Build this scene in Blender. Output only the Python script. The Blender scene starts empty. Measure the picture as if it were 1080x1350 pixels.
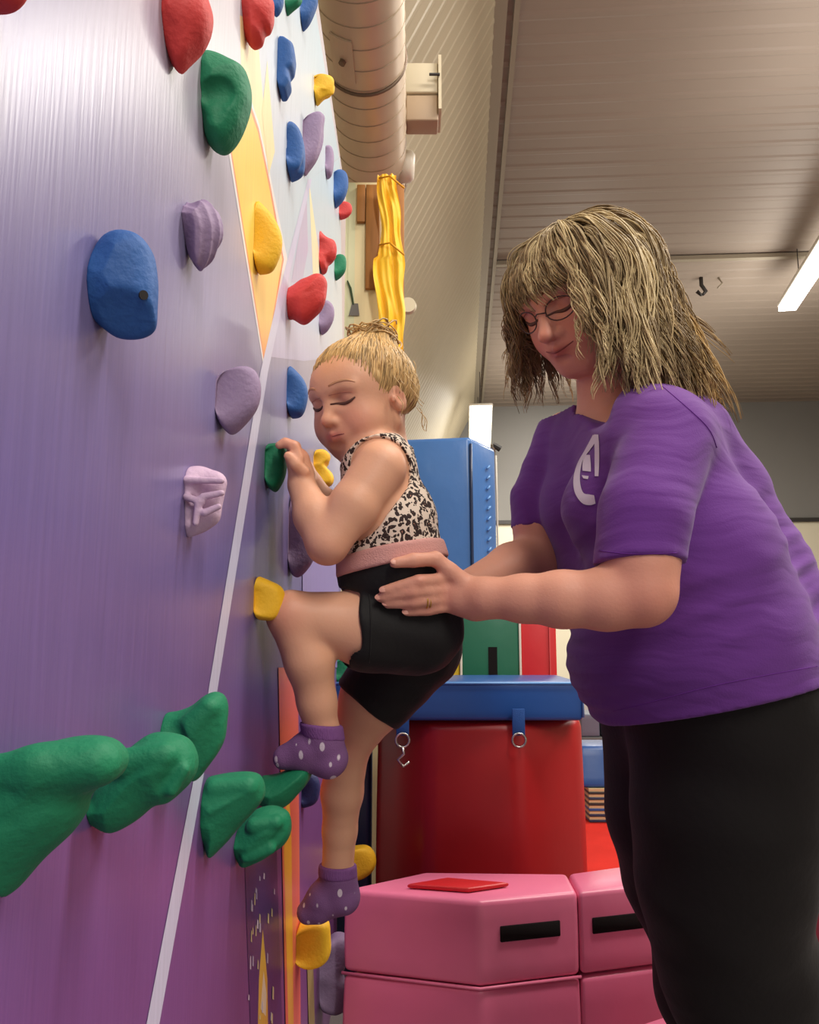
import bpy, bmesh, math, random
import numpy as np
from mathutils import Vector, Matrix
from mathutils.bvhtree import BVHTree

rnd = random.Random(7)
SC = bpy.context.scene
COL = SC.collection

# ------------------------------------------------------------------ camera
FPX, W, H = 1082.0, 1080, 1350
PITCH = math.radians(8.67)
CAM = np.array([0.0, 0.0, 0.95])
cam_d = bpy.data.cameras.new('camera')
cam_d.sensor_fit = 'VERTICAL'
cam_d.sensor_height = 36.0
cam_d.sensor_width = 28.8
cam_d.lens = FPX / H * 36.0
cam_d.clip_start = 0.02
cam_d.clip_end = 100
cam_o = bpy.data.objects.new('camera', cam_d)
COL.objects.link(cam_o)
cam_o.location = CAM
cam_o.rotation_euler = (math.pi / 2 + PITCH, 0, 0)
SC.camera = cam_o

# ------------------------------------------------------------------ world, lamps, exposure
wd = bpy.data.worlds.new('room_air')
SC.world = wd
wd.use_nodes = True
wd.node_tree.nodes['Background'].inputs[0].default_value = (1.0, 0.93, 0.84, 1)
wd.node_tree.nodes['Background'].inputs[1].default_value = 0.62
SC.view_settings.view_transform = 'Standard'
SC.view_settings.look = 'None'
SC.view_settings.gamma = 1.0
SC.view_settings.use_curve_mapping = False
SC.view_settings.exposure = 0.0
SC.cycles.max_bounces = 6
SC.cycles.diffuse_bounces = 3
SC.cycles.glossy_bounces = 3
SC.cycles.caustics_reflective = False
SC.cycles.caustics_refractive = False
SC.cycles.sample_clamp_indirect = 6.0


def lamp(name, loc, target, sx, sy, power, col=(1, 0.945, 0.86)):
    l = bpy.data.lights.new(name, 'AREA')
    l.shape = 'RECTANGLE'
    l.size, l.size_y = sx, sy
    l.energy = power
    l.color = col
    o = bpy.data.objects.new(name, l)
    COL.objects.link(o)
    o.location = loc
    d = Vector(target) - Vector(loc)
    o.rotation_euler = d.to_track_quat('-Z', 'Y').to_euler()
    return o


# rows of strip lamps under the ceiling of the hall
FIX = [((2.2, 1.6, 4.6), (0.6, 1.2, 0.6), 150), ((3.2, 5.0, 4.7), (2.6, 5.0, 0), 130), ((4.6, 9.0, 4.7), (4.4, 9.6, 0), 190),
       ((1.4, -2.2, 4.4), (0.3, 0.6, 0.9), 130), ((2.6, 12.2, 4.6), (2.6, 13.6, 0), 260), ((7.0, 4.0, 4.7), (6.0, 4.0, 0), 130)]
for loc, tgt, pw_ in FIX:
    lamp('strip_lamp', loc, tgt, 0.4, 2.4, pw_)
    lamp('ceiling_fill_up', (loc[0], loc[1], loc[2] - .6), (loc[0], loc[1], 9), 0.4, 2.4, pw_ * .22)  # added upward fill under each strip lamp, brightens the ceiling


# ------------------------------------------------------------------ pixel helpers (1080 x 1350 frame -> world points)
FWD = np.array([0, math.cos(PITCH), math.sin(PITCH)])
UPV = np.array([0, -math.sin(PITCH), math.cos(PITCH)])
RGT = np.array([1.0, 0, 0])
DW = 0.20                       # climbing wall plane x = -DW


def ray(px, py):
    return FWD + RGT * ((px - 540) / FPX) + UPV * ((675 - py) / FPX)


def P(px, py, d):
    return CAM + d * ray(px, py)


def on_wall(px, py):
    r = ray(px, py)
    return CAM + r * (-DW / r[0])


def on_y(px, py, y):
    r = ray(px, py)
    return CAM + r * (y / r[1])


def on_z(px, py, z):
    r = ray(px, py)
    return CAM + r * ((z - CAM[2]) / r[2])


def lin(r, g, b):
    f = lambda c: (c / 255 / 12.92) if c / 255 <= 0.04045 else ((c / 255 + 0.055) / 1.055) ** 2.4
    return (f(r), f(g), f(b), 1)


# ------------------------------------------------------------------ materials
def mat(name, rgb, rough=0.5, spec=0.5, bump=None, var=None, metal=0.0, attr=None, sss=0.0, coat=0.0, emit=None, sheen=0.0):
    m = bpy.data.materials.new(name)
    m.use_nodes = True
    nt = m.node_tree
    b = nt.nodes['Principled BSDF']
    b.inputs['Base Color'].default_value = lin(*rgb)
    b.inputs['Roughness'].default_value = rough
    b.inputs['Specular IOR Level'].default_value = spec
    b.inputs['Metallic'].default_value = metal
    b.inputs['Coat Weight'].default_value = coat
    b.inputs['Sheen Weight'].default_value = sheen
    if sss:
        b.inputs['Subsurface Weight'].default_value = sss
        b.inputs['Subsurface Radius'].default_value = (0.012, 0.005, 0.003)
        b.inputs['Subsurface Scale'].default_value = 1.0
    tc = nt.nodes.new('ShaderNodeTexCoord')
    src = None
    if attr:
        a = nt.nodes.new('ShaderNodeAttribute')
        a.attribute_name = attr
        src = a.outputs['Color']
    if var:                     # (scale, amount, stretch)
        mp = nt.nodes.new('ShaderNodeMapping')
        mp.inputs['Scale'].default_value = var[2] if len(var) > 2 else (1, 1, 1)
        nt.links.new(tc.outputs['Object'], mp.inputs[0])
        n = nt.nodes.new('ShaderNodeTexNoise')
        n.inputs['Scale'].default_value = var[0]
        n.inputs['Detail'].default_value = 4
        nt.links.new(mp.outputs[0], n.inputs['Vector'])
        r = nt.nodes.new('ShaderNodeMapRange')
        r.inputs[1].default_value = 0.3
        r.inputs[2].default_value = 0.7
        r.inputs[3].default_value = 1 - var[1]
        r.inputs[4].default_value = 1 + var[1]
        nt.links.new(n.outputs['Fac'], r.inputs[0])
        mx = nt.nodes.new('ShaderNodeVectorMath')
        mx.operation = 'SCALE'
        if src:
            nt.links.new(src, mx.inputs[0])
        else:
            mx.inputs[0].default_value = lin(*rgb)[:3]
        nt.links.new(r.outputs[0], mx.inputs['Scale'])
        src = mx.outputs[0]
    if src:
        nt.links.new(src, b.inputs['Base Color'])
    if bump:                    # (scale, strength, stretch)
        mp = nt.nodes.new('ShaderNodeMapping')
        mp.inputs['Scale'].default_value = bump[2] if len(bump) > 2 else (1, 1, 1)
        nt.links.new(tc.outputs['Object'], mp.inputs[0])
        n = nt.nodes.new('ShaderNodeTexNoise')
        n.inputs['Scale'].default_value = bump[0]
        n.inputs['Detail'].default_value = 3
        nt.links.new(mp.outputs[0], n.inputs['Vector'])
        bp = nt.nodes.new('ShaderNodeBump')
        bp.inputs['Strength'].default_value = bump[1]
        bp.inputs['Distance'].default_value = 0.004
        nt.links.new(n.outputs['Fac'], bp.inputs['Height'])
        nt.links.new(bp.outputs[0], b.inputs['Normal'])
    if emit:
        b.inputs['Emission Color'].default_value = (1, 0.96, 0.88, 1)
        b.inputs['Emission Strength'].default_value = emit
    return m


# ------------------------------------------------------------------ objects
def tag(o, label=None, cat=None, group=None, kind=None):
    if label: o['label'] = label
    if cat: o['category'] = cat
    if group: o['group'] = group
    if kind: o['kind'] = kind
    return o


def empty(name, loc, label=None, cat=None, group=None):
    o = bpy.data.objects.new(name, None)
    o.empty_display_size = 0.05
    COL.objects.link(o)
    o.location = Vector(loc)
    return tag(o, label, cat, group)


def root_of(o):
    l = Vector((0, 0, 0))
    while o is not None:
        l += o.location
        o = o.parent
    return np.array(l)


def mesh_obj(name, verts, faces, m, parent=None, cols=None, smooth=True, origin=None):
    """link one mesh; verts are world points, made local to the parent (or to origin)."""
    v = np.asarray(verts, dtype=np.float64).reshape(-1, 3)
    if parent is not None:
        off = root_of(parent)
    elif origin is not None:
        off = np.asarray(origin, dtype=float)
    else:
        lo, hi = v.min(0), v.max(0)
        off = np.array([(lo[0] + hi[0]) / 2, (lo[1] + hi[1]) / 2, lo[2]])
    me = bpy.data.meshes.new(name)
    me.from_pydata((v - off).tolist(), [], faces if isinstance(faces, list) else faces.tolist())
    me.materials.append(m)
    if smooth:
        me.polygons.foreach_set('use_smooth', [True] * len(me.polygons))
    if cols is not None:
        a = me.color_attributes.new('Col', 'FLOAT_COLOR', 'POINT')
        c = np.ones((len(v), 4), dtype=np.float32)
        c[:, :3] = cols
        a.data.foreach_set('color', c.ravel())
    me.update()
    o = bpy.data.objects.new(name, me)
    COL.objects.link(o)
    if parent is not None:
        o.parent = parent
    else:
        o.location = Vector(off)
    return o


class MB:
    def __init__(s):
        s.v, s.f, s.c = [], [], []

    def add(s, verts, faces, col=None):
        b = len(s.v)
        s.v += [tuple(x) for x in verts]
        s.f += [tuple(i + b for i in f) for f in faces]
        if col is not None:
            s.c += [col] * len(verts)

    def box(s, lo, hi):
        x0, y0, z0 = lo
        x1, y1, z1 = hi
        s.add([(x0, y0, z0), (x1, y0, z0), (x1, y1, z0), (x0, y1, z0), (x0, y0, z1), (x1, y0, z1), (x1, y1, z1), (x0, y1, z1)],
              [(0, 3, 2, 1), (4, 5, 6, 7), (0, 1, 5, 4), (1, 2, 6, 5), (2, 3, 7, 6), (3, 0, 4, 7)])

    def prism(s, poly, z0, z1):
        n = len(poly)
        s.add([(p[0], p[1], z0) for p in poly] + [(p[0], p[1], z1) for p in poly],
              [tuple(range(n - 1, -1, -1)), tuple(range(n, 2 * n))] + [(i, (i + 1) % n, n + (i + 1) % n, n + i) for i in range(n)])

    def tube(s, pts, rad, sides=6, col=None, closed=False):
        pts = [np.asarray(p, float) for p in pts]
        n = len(pts)
        if not hasattr(rad, '__len__'):
            rad = [rad] * n
        vs, fs = [], []
        ref = None
        for i in range(n):
            if closed:
                t = pts[(i + 1) % n] - pts[i - 1]
            else:
                t = pts[min(i + 1, n - 1)] - pts[max(i - 1, 0)]
            t = t / (np.linalg.norm(t) + 1e-9)
            if ref is None:
                ref = np.array([0, 0, 1.0]) if abs(t[2]) < 0.8 else np.array([1.0, 0, 0])
            a = ref - t * np.dot(ref, t)
            a /= np.linalg.norm(a) + 1e-9
            ref = a
            b = np.cross(t, a)
            for k in range(sides):
                w = 2 * math.pi * k / sides
                vs.append(pts[i] + rad[i] * (math.cos(w) * a + math.sin(w) * b))
        m = n if closed else n - 1
        for i in range(m):
            j = (i + 1) % n
            for k in range(sides):
                k2 = (k + 1) % sides
                fs.append((i * sides + k, i * sides + k2, j * sides + k2, j * sides + k))
        if not closed:
            fs.append(tuple(range(sides - 1, -1, -1)))
            fs.append(tuple((n - 1) * sides + k for k in range(sides)))
        s.add(vs, fs, col)

    def build(s, name, m, parent=None, smooth=False, bevel=0.0, seg=2, origin=None):
        o = mesh_obj(name, s.v, s.f, m, parent, cols=np.array(s.c)[:, :3] if s.c else None, smooth=smooth, origin=origin)
        if bevel:
            md = o.modifiers.new('bevel', 'BEVEL')
            md.width = bevel
            md.segments = seg
            md.limit_method = 'ANGLE'
            for p in o.data.polygons: p.use_smooth = True
        return o


# ------------------------------------------------------------------ signed distance modelling
class Field:
    def __init__(s, lo, hi, h):
        s.lo = np.asarray(lo, float)
        s.h = h
        s.n = np.ceil((np.asarray(hi, float) - s.lo) / h).astype(int) + 1
        s.D = np.full(tuple(s.n), 0.06, np.float32)

    def region(s, lo, hi):
        a = np.clip(np.floor((np.asarray(lo) - s.lo) / s.h).astype(int), 0, s.n)
        b = np.clip(np.ceil((np.asarray(hi) - s.lo) / s.h).astype(int) + 1, 0, s.n)
        if np.any(b <= a):
            return None, None
        sl = tuple(slice(a[i], b[i]) for i in range(3))
        g = [(s.lo[i] + s.h * np.arange(a[i], b[i])).astype(np.float32) for i in range(3)]
        return sl, (g[0][:, None, None], g[1][None, :, None], g[2][None, None, :])

    def mix(s, sl, d, k, op):
        A = s.D[sl]
        if op == 'u':
            h = np.clip(k - np.abs(A - d), 0, None) / k
            s.D[sl] = np.minimum(A, d) - h * h * (k * 0.25)
        else:
            d = -d
            h = np.clip(k - np.abs(A - d), 0, None) / k
            s.D[sl] = np.maximum(A, d) + h * h * (k * 0.25)

    def cone(s, a, b, ra, rb, k=0.01, op='u', flat=None, cut=None):
        a, b = np.asarray(a, float), np.asarray(b, float)
        r = max(ra, rb) * (1.0 if flat is None else max(1, flat[1])) + k + 0.014
        sl, g = s.region(np.minimum(a, b) - r, np.maximum(a, b) + r)
        if sl is None: return
        ba = b - a
        bb = float(ba @ ba) + 1e-12
        px, py, pz = g[0] - np.float32(a[0]), g[1] - np.float32(a[1]), g[2] - np.float32(a[2])
        t = np.clip((px * np.float32(ba[0]) + py * np.float32(ba[1]) + pz * np.float32(ba[2])) / np.float32(bb), 0, 1)
        qx, qy, qz = px - t * np.float32(ba[0]), py - t * np.float32(ba[1]), pz - t * np.float32(ba[2])
        rr = np.float32(ra) + t * np.float32(rb - ra)
        if flat is not None:
            n = np.asarray(flat[0], float)
            n = n / np.linalg.norm(n)
            w = (qx * np.float32(n[0]) + qy * np.float32(n[1]) + qz * np.float32(n[2])) * np.float32(1 / flat[1] - 1)
            qx, qy, qz = qx + w * np.float32(n[0]), qy + w * np.float32(n[1]), qz + w * np.float32(n[2])
        d = np.sqrt(qx * qx + qy * qy + qz * qz) - rr
        if flat is not None:
            d = d * np.float32(min(1, flat[1]) if flat[1] < 1 else 1.0)
        if cut is not None:
            for c0, cn in cut:
                cn = np.asarray(cn, float) / np.linalg.norm(cn)
                d = np.maximum(d, (g[0] - np.float32(c0[0])) * np.float32(cn[0]) + (g[1] - np.float32(c0[1])) * np.float32(cn[1]) + (g[2] - np.float32(c0[2])) * np.float32(cn[2]))
        s.mix(sl, d, k, op)

    def ell(s, c, rad, axes=None, k=0.01, op='u'):
        c = np.asarray(c, float)
        r = max(rad) + k + 0.014
        sl, g = s.region(c - r, c + r)
        if sl is None: return
        p = [g[i] - np.float32(c[i]) for i in range(3)]
        A = np.eye(3) if axes is None else np.asarray(axes, float)
        k0 = k1 = 0
        for i in range(3):
            q = p[0] * np.float32(A[i][0]) + p[1] * np.float32(A[i][1]) + p[2] * np.float32(A[i][2])
            k0 = k0 + (q / np.float32(rad[i])) ** 2
            k1 = k1 + (q / np.float32(rad[i] ** 2)) ** 2
        k0, k1 = np.sqrt(k0), np.sqrt(k1)
        s.mix(sl, k0 * (k0 - 1) / np.maximum(k1, 1e-6), k, op)

    def chain(s, pts, k=0.01, **kw):
        for (a, ra), (b, rb) in zip(pts[:-1], pts[1:]):
            s.cone(a, b, ra, rb, k, **kw)

    def plane(s, c0, n, k=0.004):
        """keep only the side the normal points away from."""
        n = np.asarray(n, float) / np.linalg.norm(n)
        sl, g = s.region(s.lo, s.lo + s.h * s.n)
        d = (g[0] - c0[0]) * n[0] + (g[1] - c0[1]) * n[1] + (g[2] - c0[2]) * n[2]
        s.mix(sl, -d.astype(np.float32), k, 's')

    def displace(s, fn):
        sl, g = s.region(s.lo, s.lo + s.h * s.n)
        near = np.abs(s.D) < 0.03
        idx = np.nonzero(near)
        x, y, z = [g[i].ravel()[idx[i]] for i in range(3)]
        s.D[idx] += fn(x, y, z).astype(np.float32)

    def mesh(s, smooth=1):
        D = s.D
        neg = D < 0
        cnt = np.zeros(tuple(s.n - 1), np.int8)
        for i in (0, 1):
            for j in (0, 1):
                for k in (0, 1):
                    cnt += neg[i:s.n[0] - 1 + i, j:s.n[1] - 1 + j, k:s.n[2] - 1 + k]
        act = (cnt > 0) & (cnt < 8)
        ci = np.argwhere(act)
        acc = np.zeros((len(ci), 3))
        num = np.zeros(len(ci))
        cor = [(i, j, k) for i in (0, 1) for j in (0, 1) for k in (0, 1)]
        for a in cor:
            for ax in range(3):
                if a[ax]: continue
                b = list(a)
                b[ax] = 1
                da = D[ci[:, 0] + a[0], ci[:, 1] + a[1], ci[:, 2] + a[2]].astype(float)
                db = D[ci[:, 0] + b[0], ci[:, 1] + b[1], ci[:, 2] + b[2]].astype(float)
                x = (da < 0) != (db < 0)
                t = np.where(x, da / np.where(x, da - db, 1), 0)
                for q in range(3):
                    acc[:, q] += np.where(x, a[q] + (t if q == ax else 0), 0)
                num += x
        v = s.lo + s.h * (ci + acc / num[:, None])
        idm = np.full(tuple(s.n - 1), -1, np.int32)
        idm[ci[:, 0], ci[:, 1], ci[:, 2]] = np.arange(len(ci))
        quads = []
        for ax in range(3):
            sa = [slice(1, -1)] * 3
            sb = [slice(1, -1)] * 3
            sa[ax] = slice(0, -1)
            sb[ax] = slice(1, None)
            x = np.argwhere(neg[tuple(sa)] != neg[tuple(sb)])
            o = np.array([1, 1, 1])
            o[ax] = 0
            x = x + o
            sgn = neg[x[:, 0], x[:, 1], x[:, 2]]
            u, w = [(1, 2), (2, 0), (0, 1)][ax]
            e = []
            for du, dw in ((-1, -1), (0, -1), (0, 0), (-1, 0)):
                y = x.copy()
                y[:, u] += du
                y[:, w] += dw
                e.append(idm[y[:, 0], y[:, 1], y[:, 2]])
            q = np.stack(e, 1)
            q[~sgn] = q[~sgn][:, ::-1]
            quads.append(q)
        q = np.concatenate(quads)
        q = q[(q >= 0).all(1)]
        for _ in range(smooth):
            a = np.zeros_like(v)
            n = np.zeros(len(v))
            for i in range(4):
                for j in (1, 3):
                    np.add.at(a, q[:, i], v[q[:, (i + j) % 4]])
                    np.add.at(n, q[:, i], 1)
            n = np.maximum(n, 1)
            v = 0.5 * v + 0.5 * a / n[:, None]
        return v, q


def bvh_of(v, q):
    return BVHTree.FromPolygons([tuple(x) for x in v.tolist()], q.tolist())


def cast(bvh, px, py, off=0.0):
    """the point of a surface seen at a pixel, lifted by off along its normal."""
    r = Vector(ray(px, py)).normalized()
    h = bvh.ray_cast(Vector(CAM), r)
    if h[0] is None: return None
    n = h[1] if h[1].dot(r) < 0 else -h[1]
    return np.array(h[0] + n * off)


def Q(px, py, d, r):
    return (P(px, py, d), r * d / FPX)


def fold(seed, n=7, lo=20, hi=60, dirw=(1, 1, 1)):
    r = np.random.RandomState(seed)
    D = r.normal(size=(n, 3)) * np.asarray(dirw)
    D /= np.linalg.norm(D, axis=1)[:, None]
    F = r.uniform(lo, hi, n)
    ph = r.uniform(0, 6.28, n)
    def fn(x, y, z):
        t = 0
        for i in range(n):
            t = t + np.sin(F[i] * (D[i, 0] * x + D[i, 1] * y + D[i, 2] * z) + ph[i])
        return t / math.sqrt(n)
    return fn


# ================================================================== THE HALL
YAW = math.radians(3.6)
BA = np.array([math.sin(YAW), math.cos(YAW), 0])
BB = np.array([math.cos(YAW), -math.sin(YAW), 0])


def hall(off, along, z):
    return BB * off + BA * along + np.array([0, 0, z])


HC = CAM[2] + 4.4
FARW = 15.4
m_ceil = mat('ribbed_ceiling_metal', (150, 137, 125), 0.5, 0.3, var=(0.5, 0.05))
m_slope = mat('glossy_liner_metal', (186, 174, 146), 0.42, 0.5, var=(0.6, 0.05))
m_grey = mat('grey_wall_paint', (128, 126, 122), 0.7, 0.3, var=(0.4, 0.08))
m_white = mat('white_wall_paint', (222, 214, 190), 0.7, 0.3, var=(0.5, 0.04))
m_floor = mat('hall_carpet', (132, 124, 122), 0.95, 0.1, bump=(300, 0.4), var=(6, 0.08))
m_trim = mat('trim_metal', (150, 140, 122), 0.4, 0.5)
m_dark = mat('dark_metal', (48, 44, 42), 0.5, 0.5)

mb = MB()
mb.add([hall(-4, -4, 0), hall(11, -4, 0), hall(11, FARW, 0), hall(-4, FARW, 0),
        hall(-4, -4, -.1), hall(11, -4, -.1), hall(11, FARW, -.1), hall(-4, FARW, -.1)],
       [(0, 1, 2, 3), (7, 6, 5, 4), (0, 4, 5, 1), (1, 5, 6, 2), (2, 6, 7, 3), (3, 7, 4, 0)])
tag(mb.build('floor', m_floor), kind='structure')


def ribbed(name, p0, p1, a0, a1, period, depth, nrm, m):
    """a corrugated sheet: ribs run from edge p0 to edge p1 (off, z), repeated along the hall."""
    prof, s = [], a0
    while s < a1:
        for q, d in ((0, 0), (0.55, 0), (0.66, 1), (0.86, 1), (0.97, 0)):
            prof.append((s + q * period, d * depth))
        s += period
    mb = MB()
    vs, fs = [], []
    for s, d in prof:
        for off, z in (p0, p1):
            vs.append(hall(off + nrm[0] * d, s, z + nrm[1] * d))
    for i in range(len(prof) - 1):
        fs.append((2 * i, 2 * i + 1, 2 * i + 3, 2 * i + 2))
    mb.add(vs, fs)
    o = mb.build(name, m)
    return tag(o, kind='structure')


ribbed('ceiling', (0.3, HC), (11, HC), -3.5, FARW, 0.24, 0.008, (0, -1), m_ceil)
SL = math.tan(math.radians(63))
sl_n = (math.sin(math.radians(63)), -math.cos(math.radians(63)))
ribbed('wall_left', (0.3, HC), (0.3 - (HC - 1.0) / SL, 1.0), 1.0, FARW, 0.16, 0.0045, sl_n, m_slope)
mb = MB()
for z0, z1, nm, mm in ((CAM[2] + 2.13, HC + .1, 'wall_back', m_grey), (0, CAM[2] + 2.13, 'wall_back_lower', m_white)):
    mb = MB()
    a = [hall(-4, FARW, z0), hall(11, FARW, z0), hall(11, FARW + .1, z0), hall(-4, FARW + .1, z0)]
    mb.add(a + [p + np.array([0, 0, z1 - z0]) for p in a], [(0, 3, 2, 1), (4, 5, 6, 7), (0, 1, 5, 4), (1, 2, 6, 5), (2, 3, 7, 6), (3, 0, 4, 7)])
    tag(mb.build(nm, mm), kind='structure')
mb = MB()
a = [hall(10.9, -3.5, 0), hall(11, -3.5, 0), hall(11, FARW, 0), hall(10.9, FARW, 0)]
mb.add(a + [p + np.array([0, 0, HC]) for p in a], [(0, 3, 2, 1), (4, 5, 6, 7), (0, 1, 5, 4), (1, 2, 6, 5), (2, 3, 7, 6), (3, 0, 4, 7)])
tag(mb.build('wall_right', m_white), kind='structure')


def hall_box(name, o0, o1, a0, a1, z0, z1, m, parent=None, bevel=0.0):
    mb = MB()
    a = [hall(o0, a0, z0), hall(o1, a0, z0), hall(o1, a1, z0), hall(o0, a1, z0)]
    mb.add(a + [p + np.array([0, 0, z1 - z0]) for p in a], [(0, 3, 2, 1), (4, 5, 6, 7), (0, 1, 5, 4), (1, 2, 6, 5), (2, 3, 7, 6), (3, 0, 4, 7)])
    return mb.build(name, m, parent, bevel=bevel)


# corner trim between the sloping liner and the ceiling, the cross seam, the ledge over the white wall
tag(hall_box('trim_1', 0.27, 0.36, 1.0, FARW - .05, HC - .06, HC - .022, m_trim), kind='structure')
tag(hall_box('trim_2', 0.41, 0.45, 1.0, FARW - .05, HC - .05, HC - .022, m_trim), kind='structure')
tag(hall_box('trim_3', 0.45, 10.8, 9.15, 9.22, HC - .07, HC - .022, m_trim), kind='structure')
tag(hall_box('trim_4', -1.0, 10.8, FARW - .06, FARW - .01, CAM[2] + 2.10, CAM[2] + 2.17, m_dark), kind='structure')

# fluorescent fixtures
m_tube = mat('lit_tube', (255, 250, 235), 0.4, 0.3, emit=6.0)
m_fix = mat('white_fixture', (215, 210, 200), 0.5, 0.4)


def strip_light(a, b, w, label):
    a, b = np.asarray(a, float), np.asarray(b, float)
    mid = (a + b) / 2
    t = empty('ceiling_light', mid, label, 'light', 'strip lights of the hall')
    d = (b - a) / np.linalg.norm(b - a)
    s = np.cross(d, [0, 0, 1.0])
    s /= np.linalg.norm(s)
    u = np.cross(s, d)
    for nm, z0, z1, ww, m in (('housing', 0.035, 0.085, w * .55, m_fix), ('tube', -.02, .035, w * .5, m_tube)):
        mb = MB()
        vs = []
        for z in (z0, z1):
            for q, e in ((a, -1), (b, -1), (b, 1), (a, 1)):
                vs.append(q + s * e * ww + u * z)
        mb.add(vs, [(0, 3, 2, 1), (4, 5, 6, 7), (0, 1, 5, 4), (1, 2, 6, 5), (2, 3, 7, 6), (3, 0, 4, 7)])
        mb.build(nm, m, t, bevel=.008)
    for k in (0.2, 0.8):
        mb = MB()
        p = a + (b - a) * k
        mb.tube([p + u * .08, np.array([p[0], p[1], HC - .01])], .006, 6)
        mb.build('hanger', m_dark, t)


pa = on_z(1038, 408, CAM[2] + 3.9)
pb = on_z(1150, 235, CAM[2] + 3.9)
strip_light(pa, pb, 0.2, 'lit white strip light hanging from the ceiling behind the woman')
pa = on_z(634, 537, CAM[2] + 3.6)
strip_light(pa, pa + BA * 2.4 + BB * 0.0 + np.array([0, 0, -1.0]), 0.34, 'lit white strip light far back above the tall blue mat')

# small hook bracket on the ceiling
c = on_z(925, 378, HC - .12)
t = empty('ceiling_hook', c, 'small dark hook hanging from the ceiling right of the blonde hair', 'hook')
mb = MB()
mb.tube([c + np.array([0, 0, .12]), c + np.array([0, 0, .02]), c + np.array([.05, 0, -.06]), c + np.array([0, 0, -.12]), c + np.array([-.06, 0, -.06])], .025, 8)
mb.build('hook', m_dark, t, smooth=True)
mb = MB()
mb.tube([c + np.array([.2, 0, .14]), c + np.array([.26, 0, .05]), c + np.array([.2, 0, -.02])], .012, 6)
mb.build('eye_bolt', m_trim, t, smooth=True)

# ------------------------------------------------------------------ duct
m_duct = mat('galvanised_duct', (206, 186, 160), 0.4, 0.6, metal=0.15, var=(2.0, 0.08))
m_ducts = mat('duct_lock_seam', (172, 152, 126), 0.45, 0.5)
m_ductd = mat('duct_seam', (120, 100, 82), 0.45, 0.5, metal=0.4)
DX, DZ, DR, DY1 = -0.158, CAM[2] + 2.02, 0.143, 3.42
duct = empty('air_duct', (DX, 1.2, DZ - DR), 'round galvanised spiral air duct running above the climbing wall', 'duct')
mb = MB()
N = 40
ys = [1.0 + i * (DY1 - 1.0) / 60 for i in range(61)]
vs, fs = [], []
for i, y in enumerate(ys):
    r = DR
    for k in range(N):
        w = 2 * math.pi * k / N
        vs.append((DX + r * math.cos(w), y + 0.03 * math.sin(w), DZ + r * math.sin(w)))
for i in range(60):
    for k in range(N):
        fs.append((i * N + k, i * N + (k + 1) % N, (i + 1) * N + (k + 1) % N, (i + 1) * N + k))
mb.add(vs, fs)
mb.build('shell', m_duct, duct, smooth=True)
mb = MB()                                    # end cap, set in a little, with a rolled rim
mb.tube([(DX, DY1 - .02, DZ), (DX, DY1 + .02, DZ)], [DR * .98, DR * .97], N)
mb.build('end_cap', m_duct, duct, smooth=False)
for k in range(22):
    y = DY1 - .1 - k * .1
    mb = MB()
    mb.tube([(DX + DR * 1.004 * math.cos(2 * math.pi * j / 36), y + .018 * math.sin(2 * math.pi * j / 36), DZ + DR * 1.004 * math.sin(2 * math.pi * j / 36)) for j in range(36)], .0022, 5, closed=True)
    mb.build('seam', m_ducts, duct, smooth=True)
for y in (DY1 - .03, 2.62, 1.9):
    mb = MB()
    mb.tube([(DX + DR * 1.015 * math.cos(2 * math.pi * k / 40), y, DZ + DR * 1.015 * math.sin(2 * math.pi * k / 40)) for k in range(40)], .007, 6, closed=True)
    mb.build('band', m_ductd, duct, smooth=True)
# access door with a knob, low on the near side
mb = MB()
pc = [(-2.25, 1.95), (-2.25, 2.15), (-1.75, 2.15), (-1.75, 1.95)]
vs = []
for rr in (1.005, 1.05):
    for a_ in np.linspace(-2.3, -1.75, 6):
        for y in (2.36, 2.56):
            vs.append((DX + DR * rr * math.cos(a_), y, DZ + DR * rr * math.sin(a_)))
fs = []
for i in range(5):
    fs.append((12 + 2 * i, 12 + 2 * i + 1, 12 + 2 * i + 3, 12 + 2 * i + 2))
    fs += [(2 * i, 2 * i + 2, 12 + 2 * i + 2, 12 + 2 * i), (2 * i + 1, 12 + 2 * i + 1, 12 + 2 * i + 3, 2 * i + 3)]
fs += [(0, 12, 13, 1), (10, 11, 23, 22)]
mb.add(vs, fs)
dr = mb.build('access_door', m_duct, duct)
mb = MB()
a_ = -2.0
kx = np.array([math.cos(a_), 0, math.sin(a_)])
mb.tube([np.array([DX, 2.46, DZ]) + kx * DR * 1.03, np.array([DX, 2.46, DZ]) + kx * DR * 1.13], .012, 8)
mb.build('knob', m_ductd, dr)
# round outlet on the right flank
mb = MB()
c0 = np.array([DX + DR * .8, DY1 - .16, DZ - .02])
mb.tube([c0, c0 + np.array([.05, 0, -.005]), c0 + np.array([.065, 0, -.006])], [.07, .065, .05], 24)
mb.build('outlet', mat('outlet_white', (226, 216, 198), .4), duct, smooth=True)

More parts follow.
